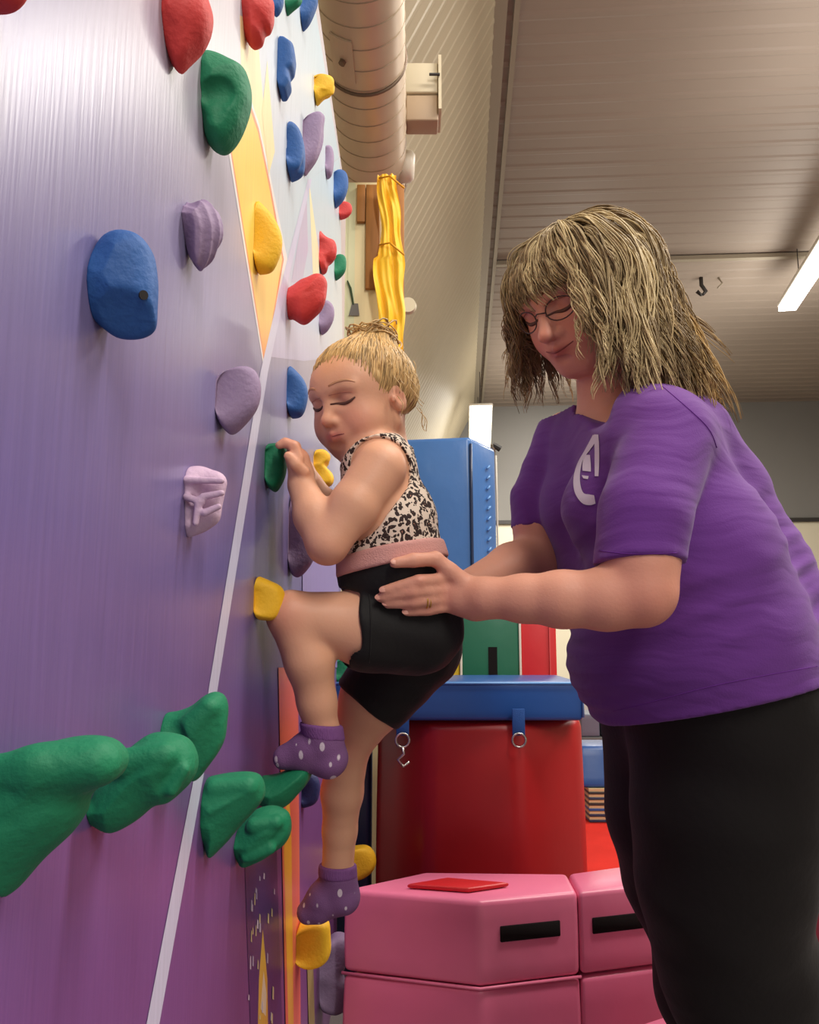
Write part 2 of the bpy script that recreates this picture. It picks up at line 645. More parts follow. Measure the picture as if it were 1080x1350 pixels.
# white bracket box beside the duct
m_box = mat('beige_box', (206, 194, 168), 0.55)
bb = empty('bracket_box', P(556, 118, 3.3), 'pale square bracket box on a plate right of the air duct', 'bracket')
q = P(532, 120, 3.30)
q2 = P(578, 78, 3.30)
mb = MB()
mb.box((q[0], q[1], q[2] - .005), (q2[0], q[1] + .12, q2[2]))
mb.build('box', m_box, bb, bevel=.006)
mb = MB()
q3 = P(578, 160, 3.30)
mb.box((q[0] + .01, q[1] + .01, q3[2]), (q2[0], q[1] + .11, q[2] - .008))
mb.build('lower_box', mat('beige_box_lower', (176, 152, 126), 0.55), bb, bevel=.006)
mb = MB()
mb.box((q2[0], q[1] - .02, q3[2] + .03), (q2[0] + .012, q[1] + .14, q2[2] + .02))
mb.build('plate', m_box, bb)
mb = MB()
mb.tube([P(566, 98, 3.28), P(580, 98, 3.28)], .006, 6)
mb.build('bolt', m_dark, bb)

# ================================================================== CLIMBING WALL
def wall_mat(name, attr=False, rgb=(100, 70, 130), rough=0.32):
    m = bpy.data.materials.new(name)
    m.use_nodes = True
    nt = m.node_tree
    b = nt.nodes['Principled BSDF']
    tc = nt.nodes.new('ShaderNodeTexCoord')
    mp = nt.nodes.new('ShaderNodeMapping')
    mp.inputs['Scale'].default_value = (1, 60, 3)
    nt.links.new(tc.outputs['Object'], mp.inputs[0])
    n = nt.nodes.new('ShaderNodeTexNoise')
    n.inputs['Scale'].default_value = 3.0
    n.inputs['Detail'].default_value = 6
    nt.links.new(mp.outputs[0], n.inputs['Vector'])
    if attr:
        a = nt.nodes.new('ShaderNodeAttribute')
        a.attribute_name = 'Col'
        base = a.outputs['Color']
    else:
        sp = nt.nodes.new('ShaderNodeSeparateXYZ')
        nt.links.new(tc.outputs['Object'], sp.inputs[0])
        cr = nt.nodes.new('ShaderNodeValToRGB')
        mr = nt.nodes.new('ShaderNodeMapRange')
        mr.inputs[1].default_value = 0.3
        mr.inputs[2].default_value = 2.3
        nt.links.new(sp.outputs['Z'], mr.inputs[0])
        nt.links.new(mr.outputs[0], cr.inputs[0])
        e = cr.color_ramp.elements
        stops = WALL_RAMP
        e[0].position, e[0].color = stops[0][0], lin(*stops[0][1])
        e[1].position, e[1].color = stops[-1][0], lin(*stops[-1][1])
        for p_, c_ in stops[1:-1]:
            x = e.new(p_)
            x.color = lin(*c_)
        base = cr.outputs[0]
    r = nt.nodes.new('ShaderNodeMapRange')
    r.inputs[1].default_value = 0.3
    r.inputs[2].default_value = 0.7
    r.inputs[3].default_value = 0.93
    r.inputs[4].default_value = 1.07
    nt.links.new(n.outputs['Fac'], r.inputs[0])
    mx = nt.nodes.new('ShaderNodeVectorMath')
    mx.operation = 'SCALE'
    nt.links.new(base, mx.inputs[0])
    nt.links.new(r.outputs[0], mx.inputs['Scale'])
    nt.links.new(mx.outputs[0], b.inputs['Base Color'])
    b.inputs['Roughness'].default_value = rough
    b.inputs['Specular IOR Level'].default_value = 0.7
    bp = nt.nodes.new('ShaderNodeBump')
    bp.inputs['Strength'].default_value = 0.12
    bp.inputs['Distance'].default_value = 0.002
    nt.links.new(n.outputs['Fac'], bp.inputs['Height'])
    nt.links.new(bp.outputs[0], b.inputs['Normal'])
    return m


WALL_RAMP = [(0.0, (124, 74, 134)), (0.22, (122, 80, 142)), (0.36, (112, 98, 154)), (0.48, (134, 126, 168)), (0.6, (182, 174, 186)), (1.0, (198, 192, 196))]  # violet mural paint; the paler upper stops carry lamp glare in the colour
m_wall = wall_mat('mural_base_with_glare')
m_paint = wall_mat('mural_paint', attr=True)
m_edge = mat('plywood_edge', (196, 176, 150), 0.6)
WZ = CAM[2] + 1.37
cw = empty('climbing_wall', (-DW, 0.6, 0), 'tall purple painted climbing wall with starburst mural and bolted holds', 'climbing wall')
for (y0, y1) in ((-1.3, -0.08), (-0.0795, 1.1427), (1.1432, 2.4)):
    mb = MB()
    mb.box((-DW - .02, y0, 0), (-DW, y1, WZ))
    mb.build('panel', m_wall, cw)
mb = MB()
mb.box((-DW - .021, 2.4, 0), (-DW - .0005, 2.412, WZ))
mb.build('edge_strip', m_edge, cw)
for y in (-1.2, -.1, 1.14, 2.34):
    mb = MB()
    mb.box((-DW - .11, y, 0), (-DW - .02, y + .04, WZ - .02))
    mb.build('stud', m_edge, cw)

_layer = [0]


def paint(name, px, cols, tri=None, label=None):
    """a flat painted area of the mural on the wall; corners given where they show in the photograph."""
    _layer[0] += 1
    e = 0.0002 + 0.00003 * _layer[0]
    vs = [on_wall(min(x, 452), y) + np.array([e, 0, 0]) for x, y in px]
    mb = MB()
    mb.v = [tuple(v) for v in vs]
    mb.f = tri if tri else [tuple(range(len(px)))]
    if not isinstance(cols[0], tuple): cols = [cols] * len(px)
    mb.c = [lin(*c) for c in cols]
    o = mb.build(name, m_paint, cw)
    if label: o['label'] = label


WB = (196, 216, 226)
# pale blue field of the upper right, bounded by the kite and the white ray
paint('painted_field', [(236, -60), (300, 195), (348, 490), (372, 385), (409, 236), (447, 208), (414, 0), (405, -60)], [(206, 206, 216), (214, 214, 222), (208, 200, 216), (200, 214, 226), (196, 216, 228), (190, 212, 224), (190, 212, 224), (190, 212, 224)],
      [(0, 1, 7), (1, 2, 3), (1, 3, 4), (1, 4, 5), (1, 5, 6), (1, 6, 7)], 'pale blue painted sky')
paint('painted_field', [(448, 208), (409, 236), (372, 385), (352, 470), (400, 476), (452, 470)], [(192, 214, 226), (196, 216, 228), (196, 200, 222), (186, 176, 208), (196, 190, 216), (206, 216, 222)],
      [(0, 1, 5), (1, 2, 5), (2, 4, 5), (2, 3, 4)], 'pale blue painted field with reflected light painted in lavender below')  # lavender-white lower corners put reflected light into the colour
paint('painted_star', [(316, 20), (338, 30), (350, 170), (362, 290), (340, 200), (318, 110)], (250, 232, 176), label='faint cream rays over the yellow star')
paint('painted_star', [(300, 192), (324, 110), (342, 165), (358, 240), (379, 342), (349, 494)], (240, 236, 232), [(0, 1, 2), (0, 2, 3), (0, 3, 4), (0, 4, 5)], 'white outline of the yellow star')
paint('painted_star', [(303, 196), (325, 122), (341, 170), (356, 242), (374, 342), (349, 486)], (240, 150, 104), [(0, 1, 2), (0, 2, 3), (0, 3, 4), (0, 4, 5)], 'orange outline of the yellow star')
paint('painted_star', [(305, 199), (325, 132), (340, 175), (354, 244), (372, 342), (359, 420), (349, 478), (340, 420)], [(252, 212, 84), (250, 218, 110), (252, 212, 84), (250, 212, 90), (252, 222, 130), (252, 208, 110), (246, 140, 70), (250, 204, 96)], [(0, 1, 2), (0, 2, 3), (0, 3, 4), (0, 4, 7), (4, 5, 7), (5, 6, 7)], 'yellow star point fading to orange')
paint('painted_ray', [(407, 238), (415, 420), (421, 380), (420, 330)], (248, 236, 190), [(0, 1, 2), (0, 2, 3)], label='cream ray')
paint('painted_ray', [(404, 250), (384, 372), (398, 372), (406, 330)], (196, 186, 212), [(0, 1, 2), (0, 2, 3)], label='lavender ray')
paint('painted_ray', [(352, 80), (345, 150), (354, 230), (362, 200)], (248, 228, 170), [(0, 1, 2), (0, 2, 3)], label='pale yellow ray')
# the long white ray
paint('painted_stripe', [(192, 1352), (209, 1352), (270, 1010), (353, 490), (376, 384), (411, 236), (406, 236), (368, 384), (343, 490), (258, 1010)],
      (208, 206, 232), [(0, 1, 2, 9), (9, 2, 3, 8), (8, 3, 4, 7), (7, 4, 5, 6)], 'long pale diagonal stripe')
# lower scene: indigo night with splashes, rocket-like orange stripe
paint('painted_field', [(322, 1130), (364, 1110), (374, 1420), (332, 1420)], (62, 50, 112), label='dark indigo painted field')
paint('painted_flame', [(346, 1225), (352, 1290), (354, 1420), (338, 1420), (341, 1290)], [(236, 206, 70), (246, 190, 40), (248, 180, 40), (240, 190, 50), (244, 196, 60)], label='yellow flame on indigo')
paint('painted_flame', [(347, 1280), (351, 1310), (350, 1340), (343, 1330)], (250, 228, 190), label='pale core of the yellow flame')
for i in range(26):
    x, y = rnd.uniform(326, 362), rnd.uniform(1140, 1345)
    l_, w_ = rnd.uniform(6, 20), rnd.uniform(.8, 1.8)
    paint('painted_fleck', [(x, y), (x + w_, y + 2), (x + w_, y + l_), (x - .5, y + l_ - 1)], rnd.choice([(226, 220, 236), (236, 222, 160), (190, 190, 214)]))
paint('painted_stripe', [(366, 880), (392, 880), (396, 1420), (377, 1420)], [(240, 120, 84), (236, 112, 92), (240, 112, 96), (240, 104, 80)], label='vertical orange stripe')
paint('painted_stripe', [(378, 1020), (383, 1090), (387, 1420), (381, 1420), (373, 1120)], [(250, 200, 80), (246, 176, 50), (250, 170, 50), (246, 180, 60), (244, 180, 60)], label='yellow core of the orange stripe')
paint('painted_stripe', [(404, 1265), (412, 1265), (416, 1420), (408, 1420)], (170, 150, 92), label='olive stripe low on the wall')
paint('painted_field', [(398, 880), (452, 880), (452, 860), (440, 700), (398, 700)], (150, 130, 190), label='lavender painted field behind the child')

# ------------------------------------------------------------------ holds
HC_ = {}


def hold_mat(key):
    if key not in HC_:
        rgb = {'red': (205, 62, 60), 'green': (24, 122, 84), 'blue': (44, 92, 158), 'yellow': (238, 184, 40), 'lavender': (150, 128, 160),
               'pink': (206, 176, 200), 'plum': (112, 84, 132), 'navy': (38, 44, 96)}[key]
        HC_[key] = mat('resin_' + key, rgb, 0.62, 0.35, bump=(180, 0.25), var=(18, 0.06))
    return HC_[key]


def spline(pts, n):
    p = [np.asarray(q, float) for q in pts]
    out = []
    for i in range(len(p) - 1):
        a, b, c, d = p[max(i - 1, 0)], p[i], p[i + 1], p[min(i + 2, len(p) - 1)]
        for t in np.linspace(0, 1, 8, endpoint=False):
            out.append(0.5 * ((2 * b) + (c - a) * t + (2 * a - 5 * b + 4 * c - d) * t * t + (3 * b - a - 3 * c + d) * t ** 3))
    out.append(p[-1])
    out = np.array(out)
    s = np.concatenate([[0], np.cumsum(np.linalg.norm(np.diff(out, axis=0), axis=1))])
    return np.stack([np.interp(np.linspace(0, s[-1], n), s, out[:, i]) for i in range(out.shape[1])], 1)


def hold(colour, label, prof, ratio=0.9, pw=2.6, rough=0.0, seed=0, ridges=0, dent=None, bolt=None, sharp=False, base=None, kind='climbing_hold'):
    """a resin hold bolted to the wall: its section across the wall is swept along the wall and domed towards both ends."""
    x0 = base if base is not None else min(p[0] for p in prof)
    ym = (min(p[1] for p in prof) + max(p[1] for p in prof)) / 2
    y_near = on_wall(x0, ym)[1]
    hgt = (max(p[1] for p in prof) - min(p[1] for p in prof)) * y_near / FPX
    L = hgt * ratio
    yc = y_near + L * 0.35
    pts = np.array([on_y(px, py, yc)[[0, 2]] for px, py in prof])
    pts[:, 0] = np.maximum(pts[:, 0] + DW, 0.0)
    pts[0, 0] = pts[-1, 0] = 0.0
    K, S = 30, 19
    if sharp:
        pr = np.array(pts)
        s = np.concatenate([[0], np.cumsum(np.linalg.norm(np.diff(pr, axis=0), axis=1))])
        pr = np.stack([np.interp(np.linspace(0, s[-1], K), s, pr[:, i]) for i in (0, 1)], 1)
    else:
        pr = spline(pts, K)
    pr[:, 0] = np.maximum(pr[:, 0], 0)
    zc = pr[:, 1].mean()
    r = np.random.RandomState(seed + 11)
    ph = r.uniform(0, 6.28, 8)
    vs, fs = [], []
    nmax = pr[:, 0].max()
    for i in range(S):
        w = math.sin(math.pi / 2 * (-1 + 2 * i / (S - 1)))
        e = max(0.0, 1 - abs(w) ** pw) ** (1 / pw)
        for k in range(K):
            n, z = pr[k]
            t = k / (K - 1)
            hz = 0.5 + 0.5 * e if not sharp else 0.72 + 0.28 * e
            nn = n * e
            zz = zc + (z - zc) * hz
            yy = yc + w * L / 2 * (1.0 - 0.25 * (n / nmax) * (0 if sharp else 1))
            env = math.sin(math.pi * t) * e
            if rough:
                q = math.sin(9 * t + 3 * w + ph[0]) + math.sin(5 * t - 7 * w + ph[1]) + .6 * math.sin(17 * t + 9 * w + ph[2])
                nn += rough * hgt * q * env
                zz += rough * hgt * env * math.sin(7 * w + 8 * t + ph[3])
            if ridges:
                nn += 0.11 * hgt * env * (abs(math.sin(ridges * math.pi * (t * 0.6 + w * .55))) - .5)
            if dent:                       # (t, w, radius, depth)
                g = ((t - dent[0]) / dent[2]) ** 2 + ((w - dent[1]) / (dent[2] * 2.4)) ** 2
                nn -= dent[3] * hgt * math.exp(-g * 2) * (e ** .5)
            vs.append((-DW + max(nn, 0.0) - 0.0005 * (e == 0), yy, zz))
    for i in range(S - 1):
        for k in range(K - 1):
            fs.append((i * K + k, i * K + k + 1, (i + 1) * K + k + 1, (i + 1) * K + k))
        fs.append((i * K + K - 1, i * K, (i + 1) * K, (i + 1) * K + K - 1))
    o = mesh_obj(kind, vs, fs, hold_mat(colour), None)
    md = o.modifiers.new('smooth', 'SUBSURF')
    md.levels = md.render_levels = 1
    tag(o, label, 'climbing hold', 'resin holds bolted to the climbing wall')
    if bolt:
        bv = bvh_of(np.array(vs), np.array([f if len(f) == 4 else f for f in fs]))
        c0, c1 = cast(bv, bolt[0], bolt[1], 0.0012), cast(bv, bolt[0], bolt[1], -0.004)
        if c0 is not None:
            mb = MB()
            mb.tube([c1, c0], bolt[2], 12)
            b = mb.build('bolt', m_dark, o)
    return o


hold('red', 'red hold cut by the top left corner, only its tip in view', [(-34, -70), (0, -60), (30, -35), (36, -12), (22, 5), (0, 8), (-34, 2)], base=-40)
hold('blue', 'blue stepped hold under the red lumpy hold', [(366, 57), (377, 57), (388, 64), (390, 80), (388, 94), (382, 100), (384, 114), (377, 126), (366, 125)], .6, pw=4, sharp=True, seed=3)
hold('blue', 'blue hold cut by the top edge beside the red lumpy hold', [(358, -16), (370, -14), (374, 0), (371, 12), (365, 18), (360, 14)], .9)
hold('green', 'small green hold cut by the top edge between two blue holds', [(376, -18), (392, -18), (398, -8), (396, 4), (388, 11), (379, 18)], .8, rough=.02)
hold('blue', 'blue pointed hold cut by the top edge beside the duct', [(396, -14), (412, -14), (419, -2), (417, 10), (408, 28), (398, 37)], .8)
hold('yellow', 'small yellow knob hold on the wall edge beside the duct', [(414, 108), (423, 107), (432, 101), (440, 105), (442, 115), (438, 124), (430, 127), (420, 136), (414, 134)], 1.0, pw=2, rough=.04, seed=5)
hold('blue', 'blue blocky hold touching the tall lavender hold', [(378, 170), (388, 168), (396, 175), (401, 190), (402, 210), (400, 225), (393, 231), (380, 234)], .8, pw=3.4, dent=(.75, -.3, .15, .08), seed=6)
hold('lavender', 'lavender leaf-shaped hold right of the blue blocky hold', [(400, 166), (412, 155), (427, 151), (427, 170), (424, 190), (416, 212), (404, 232)], .5, rough=.01, base=399)
hold('lavender', 'narrow lavender hold at the wall edge under the duct', [(429, 196), (437, 195), (440, 202), (440, 216), (437, 230), (430, 234)], .8)
hold('blue', 'blue hold at the wall edge just above a small red hold', [(440, 232), (451, 227), (458, 231), (459, 246), (453, 262), (443, 273)], .8)
hold('red', 'smallest red hold, on the far edge under a blue hold', [(447, 272), (455, 267), (463, 270), (464, 279), (458, 286), (449, 289)], .8)
hold('yellow', 'yellow half-disc hold on the yellow star', [(335, 266), (348, 272), (362, 288), (371, 308), (372, 326), (366, 345), (357, 358), (345, 360)], .55, pw=2.2)
hold('red', 'red horned hold left of the small green hold', [(421, 307), (431, 315), (442, 321), (444, 335), (439, 343), (433, 347), (430, 357), (424, 360)], .8, rough=.02, seed=8)
hold('green', 'small green hold on the far edge right of the red horned hold', [(441, 342), (449, 337), (456, 340), (456, 355), (450, 364), (443, 369)], .8)
hold('lavender', 'lavender hold tucked under the broad red hold', [(421, 420), (425, 403), (433, 398), (440, 405), (440, 420), (432, 435), (424, 441)], .8)
hold('lavender', 'smooth lavender egg hold left of the white stripe', [(291, 512), (305, 495), (325, 486), (338, 490), (344, 510), (340, 535), (325, 556), (304, 572), (294, 560)], .85, base=286)
hold('blue', 'blue hold in front of the child\'s forehead', [(379, 484), (390, 489), (402, 503), (406, 520), (402, 540), (395, 549), (381, 550)], .8)
hold('green', 'dark green hold gripped by the child\'s left hand', [(352, 588), (368, 586), (377, 589), (378, 610), (376, 626), (369, 641), (362, 648), (355, 642)], .9, pw=3, base=350)
hold('yellow', 'yellow hold touching the child\'s raised knee', [(339, 759), (355, 765), (372, 775), (377, 791), (374, 808), (362, 818), (345, 817)], .95, base=336, rough=.01)
hold('lavender', 'long lavender hold half hidden behind the child\'s elbow', [(381, 650), (395, 655), (408, 690), (415, 730), (406, 750), (392, 762), (383, 755)], .5)
hold('yellow', 'yellow double-knob hold behind the child\'s chin', [(416, 596), (426, 594), (434, 598), (435, 608), (430, 615), (436, 622), (439, 632), (434, 641), (420, 643)], 1.0, pw=3, rough=.02, base=414)
hold('navy', 'navy round hold behind the child\'s raised heel', [(398, 1019), (412, 1018), (421, 1030), (421, 1048), (415, 1060), (403, 1065)], .8)
hold('yellow', 'yellow knob hold behind the child\'s standing calf', [(446, 1125), (468, 1117), (485, 1115), (495, 1126), (495, 1142), (486, 1154), (470, 1160), (448, 1150)], 1.0, pw=2.4, rough=.012, base=440)
hold('yellow', 'yellow foothold under the child\'s right foot', [(393, 1216), (416, 1212), (433, 1216), (435, 1238), (434, 1258), (427, 1270), (408, 1273), (396, 1264)], .9, pw=3.4, rough=.012, seed=16, base=390)
hold('lavender', 'lavender hourglass hold below the yellow foothold', [(426, 1250), (440, 1232), (456, 1232), (465, 1246), (459, 1268), (452, 1284), (461, 1304), (459, 1326), (445, 1336), (428, 1328)], .5, base=422)
hold('green', 'small green hold glimpsed behind the child\'s shorts', [(447, 868), (458, 866), (464, 876), (462, 892), (452, 902)], .8, base=444)

def poly_sdf(pts, X, Z):
    d = np.full(np.broadcast(X, Z).shape, 1e9)
    inside = np.zeros(d.shape, bool)
    n = len(pts)
    for i in range(n):
        a, b = pts[i], pts[(i + 1) % n]
        ba = b - a
        t = np.clip(((X - a[0]) * ba[0] + (Z - a[1]) * ba[1]) / (ba @ ba + 1e-12), 0, 1)
        d = np.minimum(d, np.hypot(X - a[0] - t * ba[0], Z - a[1] - t * ba[1]))
        c = ((a[1] > Z) != (b[1] > Z)) & (X < (b[0] - a[0]) * (Z - a[1]) / (b[1] - a[1] + 1e-12) + a[0])
        inside ^= c
    return np.where(inside, -d, d)


def sculpt(colour, label, prof, base, ratio=.9, p=2.6, prims=(), facets=(), k=.005, noise=.0004, seed=1, bolt=None, lines=None):
    """sculpted hold: its section across the wall, domed along the wall, with lips added, hollows carved and facets cut."""
    ym = (min(q[1] for q in prof) + max(q[1] for q in prof)) / 2
    yn = on_wall(base, ym)[1]
    L = (max(q[1] for q in prof) - min(q[1] for q in prof)) * yn / FPX * ratio
    Y = yn + .35 * L
    sp = spline(prof, 60)
    pl = np.array([on_y(x, y, Y)[[0, 2]] for x, y in sp])
    pl = np.concatenate([[[-DW - .02, pl[0][1]]], pl, [[-DW - .02, pl[-1][1]]]])
    px = Y / FPX
    lo = np.array([-DW - .006, Y - L * .75 - .01, pl[:, 1].min() - .01])
    hi = np.array([pl[:, 0].max() + .012, Y + L * .75 + .01, pl[:, 1].max() + .01])
    F_ = Field(lo, hi, max(.0009, .0014 * Y))
    sl, g = F_.region(lo, hi)
    d2 = poly_sdf(pl, g[0][:, :, 0], g[2][:, 0, :].reshape(1, -1))
    Rm = -d2.min()
    F_.D[sl] = (d2[:, None, :] + Rm * np.abs(2 * (g[1] - Y) / L) ** p).astype(np.float32)
    pt = lambda a: on_y(a[0], a[1], Y) + np.array([0, a[2] * L, 0])
    for op, a, b in prims:
        F_.cone(pt(a), pt(b), a[3] * px, b[3] * px, k, op)
    for c0, n in facets:
        F_.plane(pt(c0), n, .003)
    ff = fold(seed, 6, 120, 320)
    F_.displace(lambda x, y, z: noise * ff(x, y, z))
    if lines:
        F_.displace(lambda x, y, z: lines[0] * np.abs(np.sin(lines[1] * ((y - Y) * lines[2] + (z - pl[:, 1].mean()) * lines[3] + (x + DW) * lines[4]))))
    F_.plane(np.array([-DW - .0004, 0, 0]), (-1, 0, 0), .0012)
    v, q = F_.mesh(1)
    o = mesh_obj('climbing_hold', v, q, hold_mat(colour))
    if bolt:
        bv = bvh_of(v, q)
        c0, c1 = cast(bv, bolt[0], bolt[1], 0.0008), cast(bv, bolt[0], bolt[1], -0.004)
        if c0 is not None:
            mb = MB()
            mb.tube([c1, c0], bolt[2], 12)
            mb.build('bolt', m_dark, o)
    return tag(o, label, 'climbing hold', 'resin holds bolted to the climbing wall')


sculpt('green', 'green scooped hold above the yellow star', [(267, 84), (279, 78), (300, 85), (326, 100), (330, 130), (322, 160), (308, 185), (292, 196), (276, 190), (268, 170)], 265, .9, 3.2,
       [('s', (284, 150, -.52, 20), (306, 146, -.52, 24)), ('s', (306, 146, -.52, 22), (296, 178, -.5, 16)), ('s', (284, 150, -.52, 16), (284, 182, -.48, 12))], (), .004, .0003)
sculpt('blue', 'big blue bullet hold at the far left with a bolt hole', [(128, 334), (142, 317), (163, 309), (185, 314), (200, 332), (205, 362), (205, 405), (201, 430), (182, 442), (152, 442), (130, 428)], 118, .8, 3.2,
       [('s', (186, 392, -.54, 9), (192, 380, -.5, 8))], (((160, 398, -.44), (.25, -.62, -.62)), ((196, 380, -.3), (.75, -.6, .05))), .004, .0002, bolt=(189, 389, .003))
sculpt('green', 'largest green jug hold, cut by the left edge', [(-24, 992), (0, 992), (30, 992), (70, 978), (110, 970), (145, 973), (163, 988), (166, 1006), (156, 1026), (136, 1036), (116, 1050), (108, 1074), (92, 1098), (60, 1128), (14, 1178), (4, 1160), (-24, 1110)], -30, .75, 2.6,
       [('u', (-20, 1020, -.30, 24), (70, 1010, -.30, 27)), ('u', (70, 1010, -.30, 27), (136, 1002, -.22, 27)), ('s', (0, 1072, -.60, 22), (104, 1052, -.52, 16)),
        ('s', (70, 1125, -.40, 10), (110, 1082, -.34, 10)), ('s', (30, 1165, -.36, 10), (76, 1128, -.40, 8))], (), .008, .0004, seed=2)
sculpt('green', 'green jug hold with a hollow, second from the left edge', [(126, 1046), (150, 1008), (185, 974), (215, 966), (243, 972), (257, 992), (259, 1014), (247, 1038), (226, 1056), (204, 1062), (178, 1084), (150, 1097), (128, 1086)], 116, .8, 2.6,
       [('u', (180, 1002, -.32, 20), (226, 992, -.30, 18)), ('s', (230, 1030, -.46, 12), (248, 1008, -.40, 9)), ('s', (170, 1056, -.62, 16), (214, 1040, -.56, 12)), ('s', (214, 1076, -.3, 11), (184, 1092, -.3, 10)), ('u', (236, 1036, -.30, 7), (250, 1010, -.28, 6))], (), .005, .0004, seed=3)
sculpt('green', 'green upright jug hold crossing the white stripe', [(215, 940), (236, 937), (254, 930), (270, 917), (285, 912), (297, 920), (300, 945), (293, 980), (275, 1010), (256, 1030), (243, 1014), (216, 985)], 212, .65, 2.6,
       [('u', (256, 960, -.3, 18), (280, 932, -.28, 14)), ('s', (272, 1012, -.42, 9), (297, 960, -.36, 7)), ('s', (238, 950, -.52, 9), (262, 1008, -.5, 8)), ('s', (232, 1010, -.3, 12), (248, 1036, -.3, 8))], (), .005, .0004, seed=4)
sculpt('green', 'green wedge hold just right of the white stripe', [(269, 1026), (300, 1019), (332, 1018), (346, 1027), (348, 1050), (335, 1070), (312, 1095), (292, 1118), (277, 1130), (270, 1110)], 266, .75, 2.6,
       [('u', (290, 1036, -.25, 14), (330, 1034, -.25, 14)), ('s', (286, 1076, -.58, 12), (334, 1054, -.55, 10))], (), .005, .0003, seed=5)
sculpt('green', 'green ledge hold under the child\'s raised left foot', [(345, 1024), (364, 1021), (385, 1012), (400, 1008), (410, 1013), (408, 1028), (395, 1045), (380, 1060), (358, 1069), (346, 1060)], 340, 1.3, 3,
       [('s', (362, 1056, -.6, 9), (396, 1038, -.55, 8))], (), .005, .0003, seed=6)
sculpt('green', 'green knobbly hold below the foot ledge', [(312, 1094), (335, 1069), (360, 1063), (380, 1070), (384, 1093), (376, 1112), (360, 1124), (336, 1139), (320, 1142), (313, 1130)], 309, .85, 2.6,
       [('u', (340, 1084, -.34, 11), (366, 1080, -.32, 10)), ('s', (368, 1104, -.44, 8), (376, 1094, -.38, 6)), ('s', (330, 1106, -.62, 9), (360, 1100, -.58, 7)), ('u', (330, 1124, -.34, 8), (360, 1112, -.34, 8)), ('s', (352, 1130, -.34, 6), (332, 1138, -.3, 6))], (), .004, .0005, seed=7)
sculpt('lavender', 'lavender ridged shell hold left of the yellow star', [(244, 268), (248, 263), (255, 272), (270, 266), (286, 275), (293, 292), (293, 312), (284, 332), (274, 346), (263, 356), (252, 346), (244, 325)], 240, .95, 2.2,
       [('s', (252, 262, -.45, 6), (262, 290, -.6, 4))], (), .004, .0002, lines=(.0022, 300, .75, .28, .5))
sculpt('red', 'big red wedge hold left of the red lumpy hold', [(219, -36), (250, -32), (274, 0), (280, 25), (270, 52), (250, 76), (233, 88), (221, 74)], 215, .85, 2.8,
       [], (((240, 44, -.46), (.1, -.8, -.5)),), .004, .0006, seed=9)
sculpt('red', 'red lumpy hold at the top of the yellow star', [(321, -22), (345, -16), (358, 0), (362, 22), (357, 38), (350, 42), (345, 54), (331, 59), (322, 46)], 319, .95, 2.4,
       [('s', (334, 14, -.56, 5), (352, 26, -.46, 5)), ('s', (330, 36, -.56, 5), (350, 42, -.44, 4)), ('s', (328, -8, -.56, 5), (356, 4, -.44, 4))], (), .004, .0009, seed=10)
sculpt('red', 'broad red hold above the child\'s head', [(381, 382), (400, 370), (419, 363), (430, 368), (431, 385), (427, 402), (415, 417), (400, 426), (385, 420)], 378, .85, 2.8,
       [('s', (396, 400, -.58, 5), (428, 384, -.46, 4))], (), .004, .0006, seed=11)

# carved pale pink hold
f = Field(on_wall(262, 665) + np.array([-.012, -.07, -.07]), on_wall(262, 665) + np.array([.07, .07, .07]), .0011)
yy = on_wall(240, 665)[1] + .018


def hp(px, py, dy=0.0, dn=0.0):
    v = on_y(px, py, yy + dy)
    v[0] = max(v[0], -DW) + dn
    return v


f.cone(hp(246, 640, .0), hp(250, 690), .014, .007, .012)
f.cone(hp(284, 637, .004), hp(276, 676, .004), .0105, .010, .012)
f.cone(hp(262, 638, .012), hp(262, 684, .012), .016, .012, .012)
f.cone(hp(248, 699, .005), hp(275, 680, .005), .006, .007, .008)
for px, py, r in ((266, 648, .006), (252, 660, .006), (281, 650, .005), (268, 668, .0045), (254, 683, .005), (284, 664, .004)):
    f.ell(hp(px, py, -.012), (r, r * 1.2, r * .8), None, .004, 's')
for a_, b_ in (((243, 633), (292, 634)), ((246, 655), (266, 662)), ((268, 655), (292, 650)), ((262, 662), (258, 690)), ((270, 676), (288, 668))):
    f.cone(hp(*a_, -.014), hp(*b_, -.014), .0035, .0028, .003)
f.plane(np.array([-DW - .0005, 0, 0]), (-1, 0, 0), .001)
v, q = f.mesh(1)
tag(mesh_obj('climbing_hold', v, q, hold_mat('pink')), 'pale pink carved hold with hollows left of the white stripe', 'climbing hold', 'resin holds bolted to the climbing wall')


# ================================================================== GYM EQUIPMENT
def vinyl(name, rgb, rough=0.34, wr=0.35):
    return mat(name, rgb, rough, 0.5, bump=(14, wr, (1, 1, .6)), var=(7, 0.05))


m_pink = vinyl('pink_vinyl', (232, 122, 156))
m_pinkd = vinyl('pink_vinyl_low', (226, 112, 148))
m_red = vinyl('red_vinyl', (168, 30, 32))
m_redl = vinyl('red_vinyl_bright', (206, 40, 44))
m_blue = vinyl('blue_vinyl', (32, 78, 146))
m_bluet = vinyl('tall_mat_blue', (66, 114, 178), .3, .6)
m_bluel = vinyl('blue_vinyl_light', (92, 146, 204))
m_yel = vinyl('yellow_vinyl', (240, 205, 50))
m_grn = vinyl('green_vinyl', (30, 104, 74))
m_navy = vinyl('navy_vinyl', (28, 44, 78))
m_mar = vinyl('maroon_vinyl', (120, 26, 48))
m_velcro = mat('black_velcro', (34, 30, 30), 0.95, 0.1, bump=(900, .6))
m_seam = mat('white_piping', (214, 206, 190), .6)
m_steel = mat('clip_steel', (190, 186, 180), .25, .5, metal=1.0)
m_web = mat('blue_webbing', (30, 80, 150), .8, bump=(700, .5))


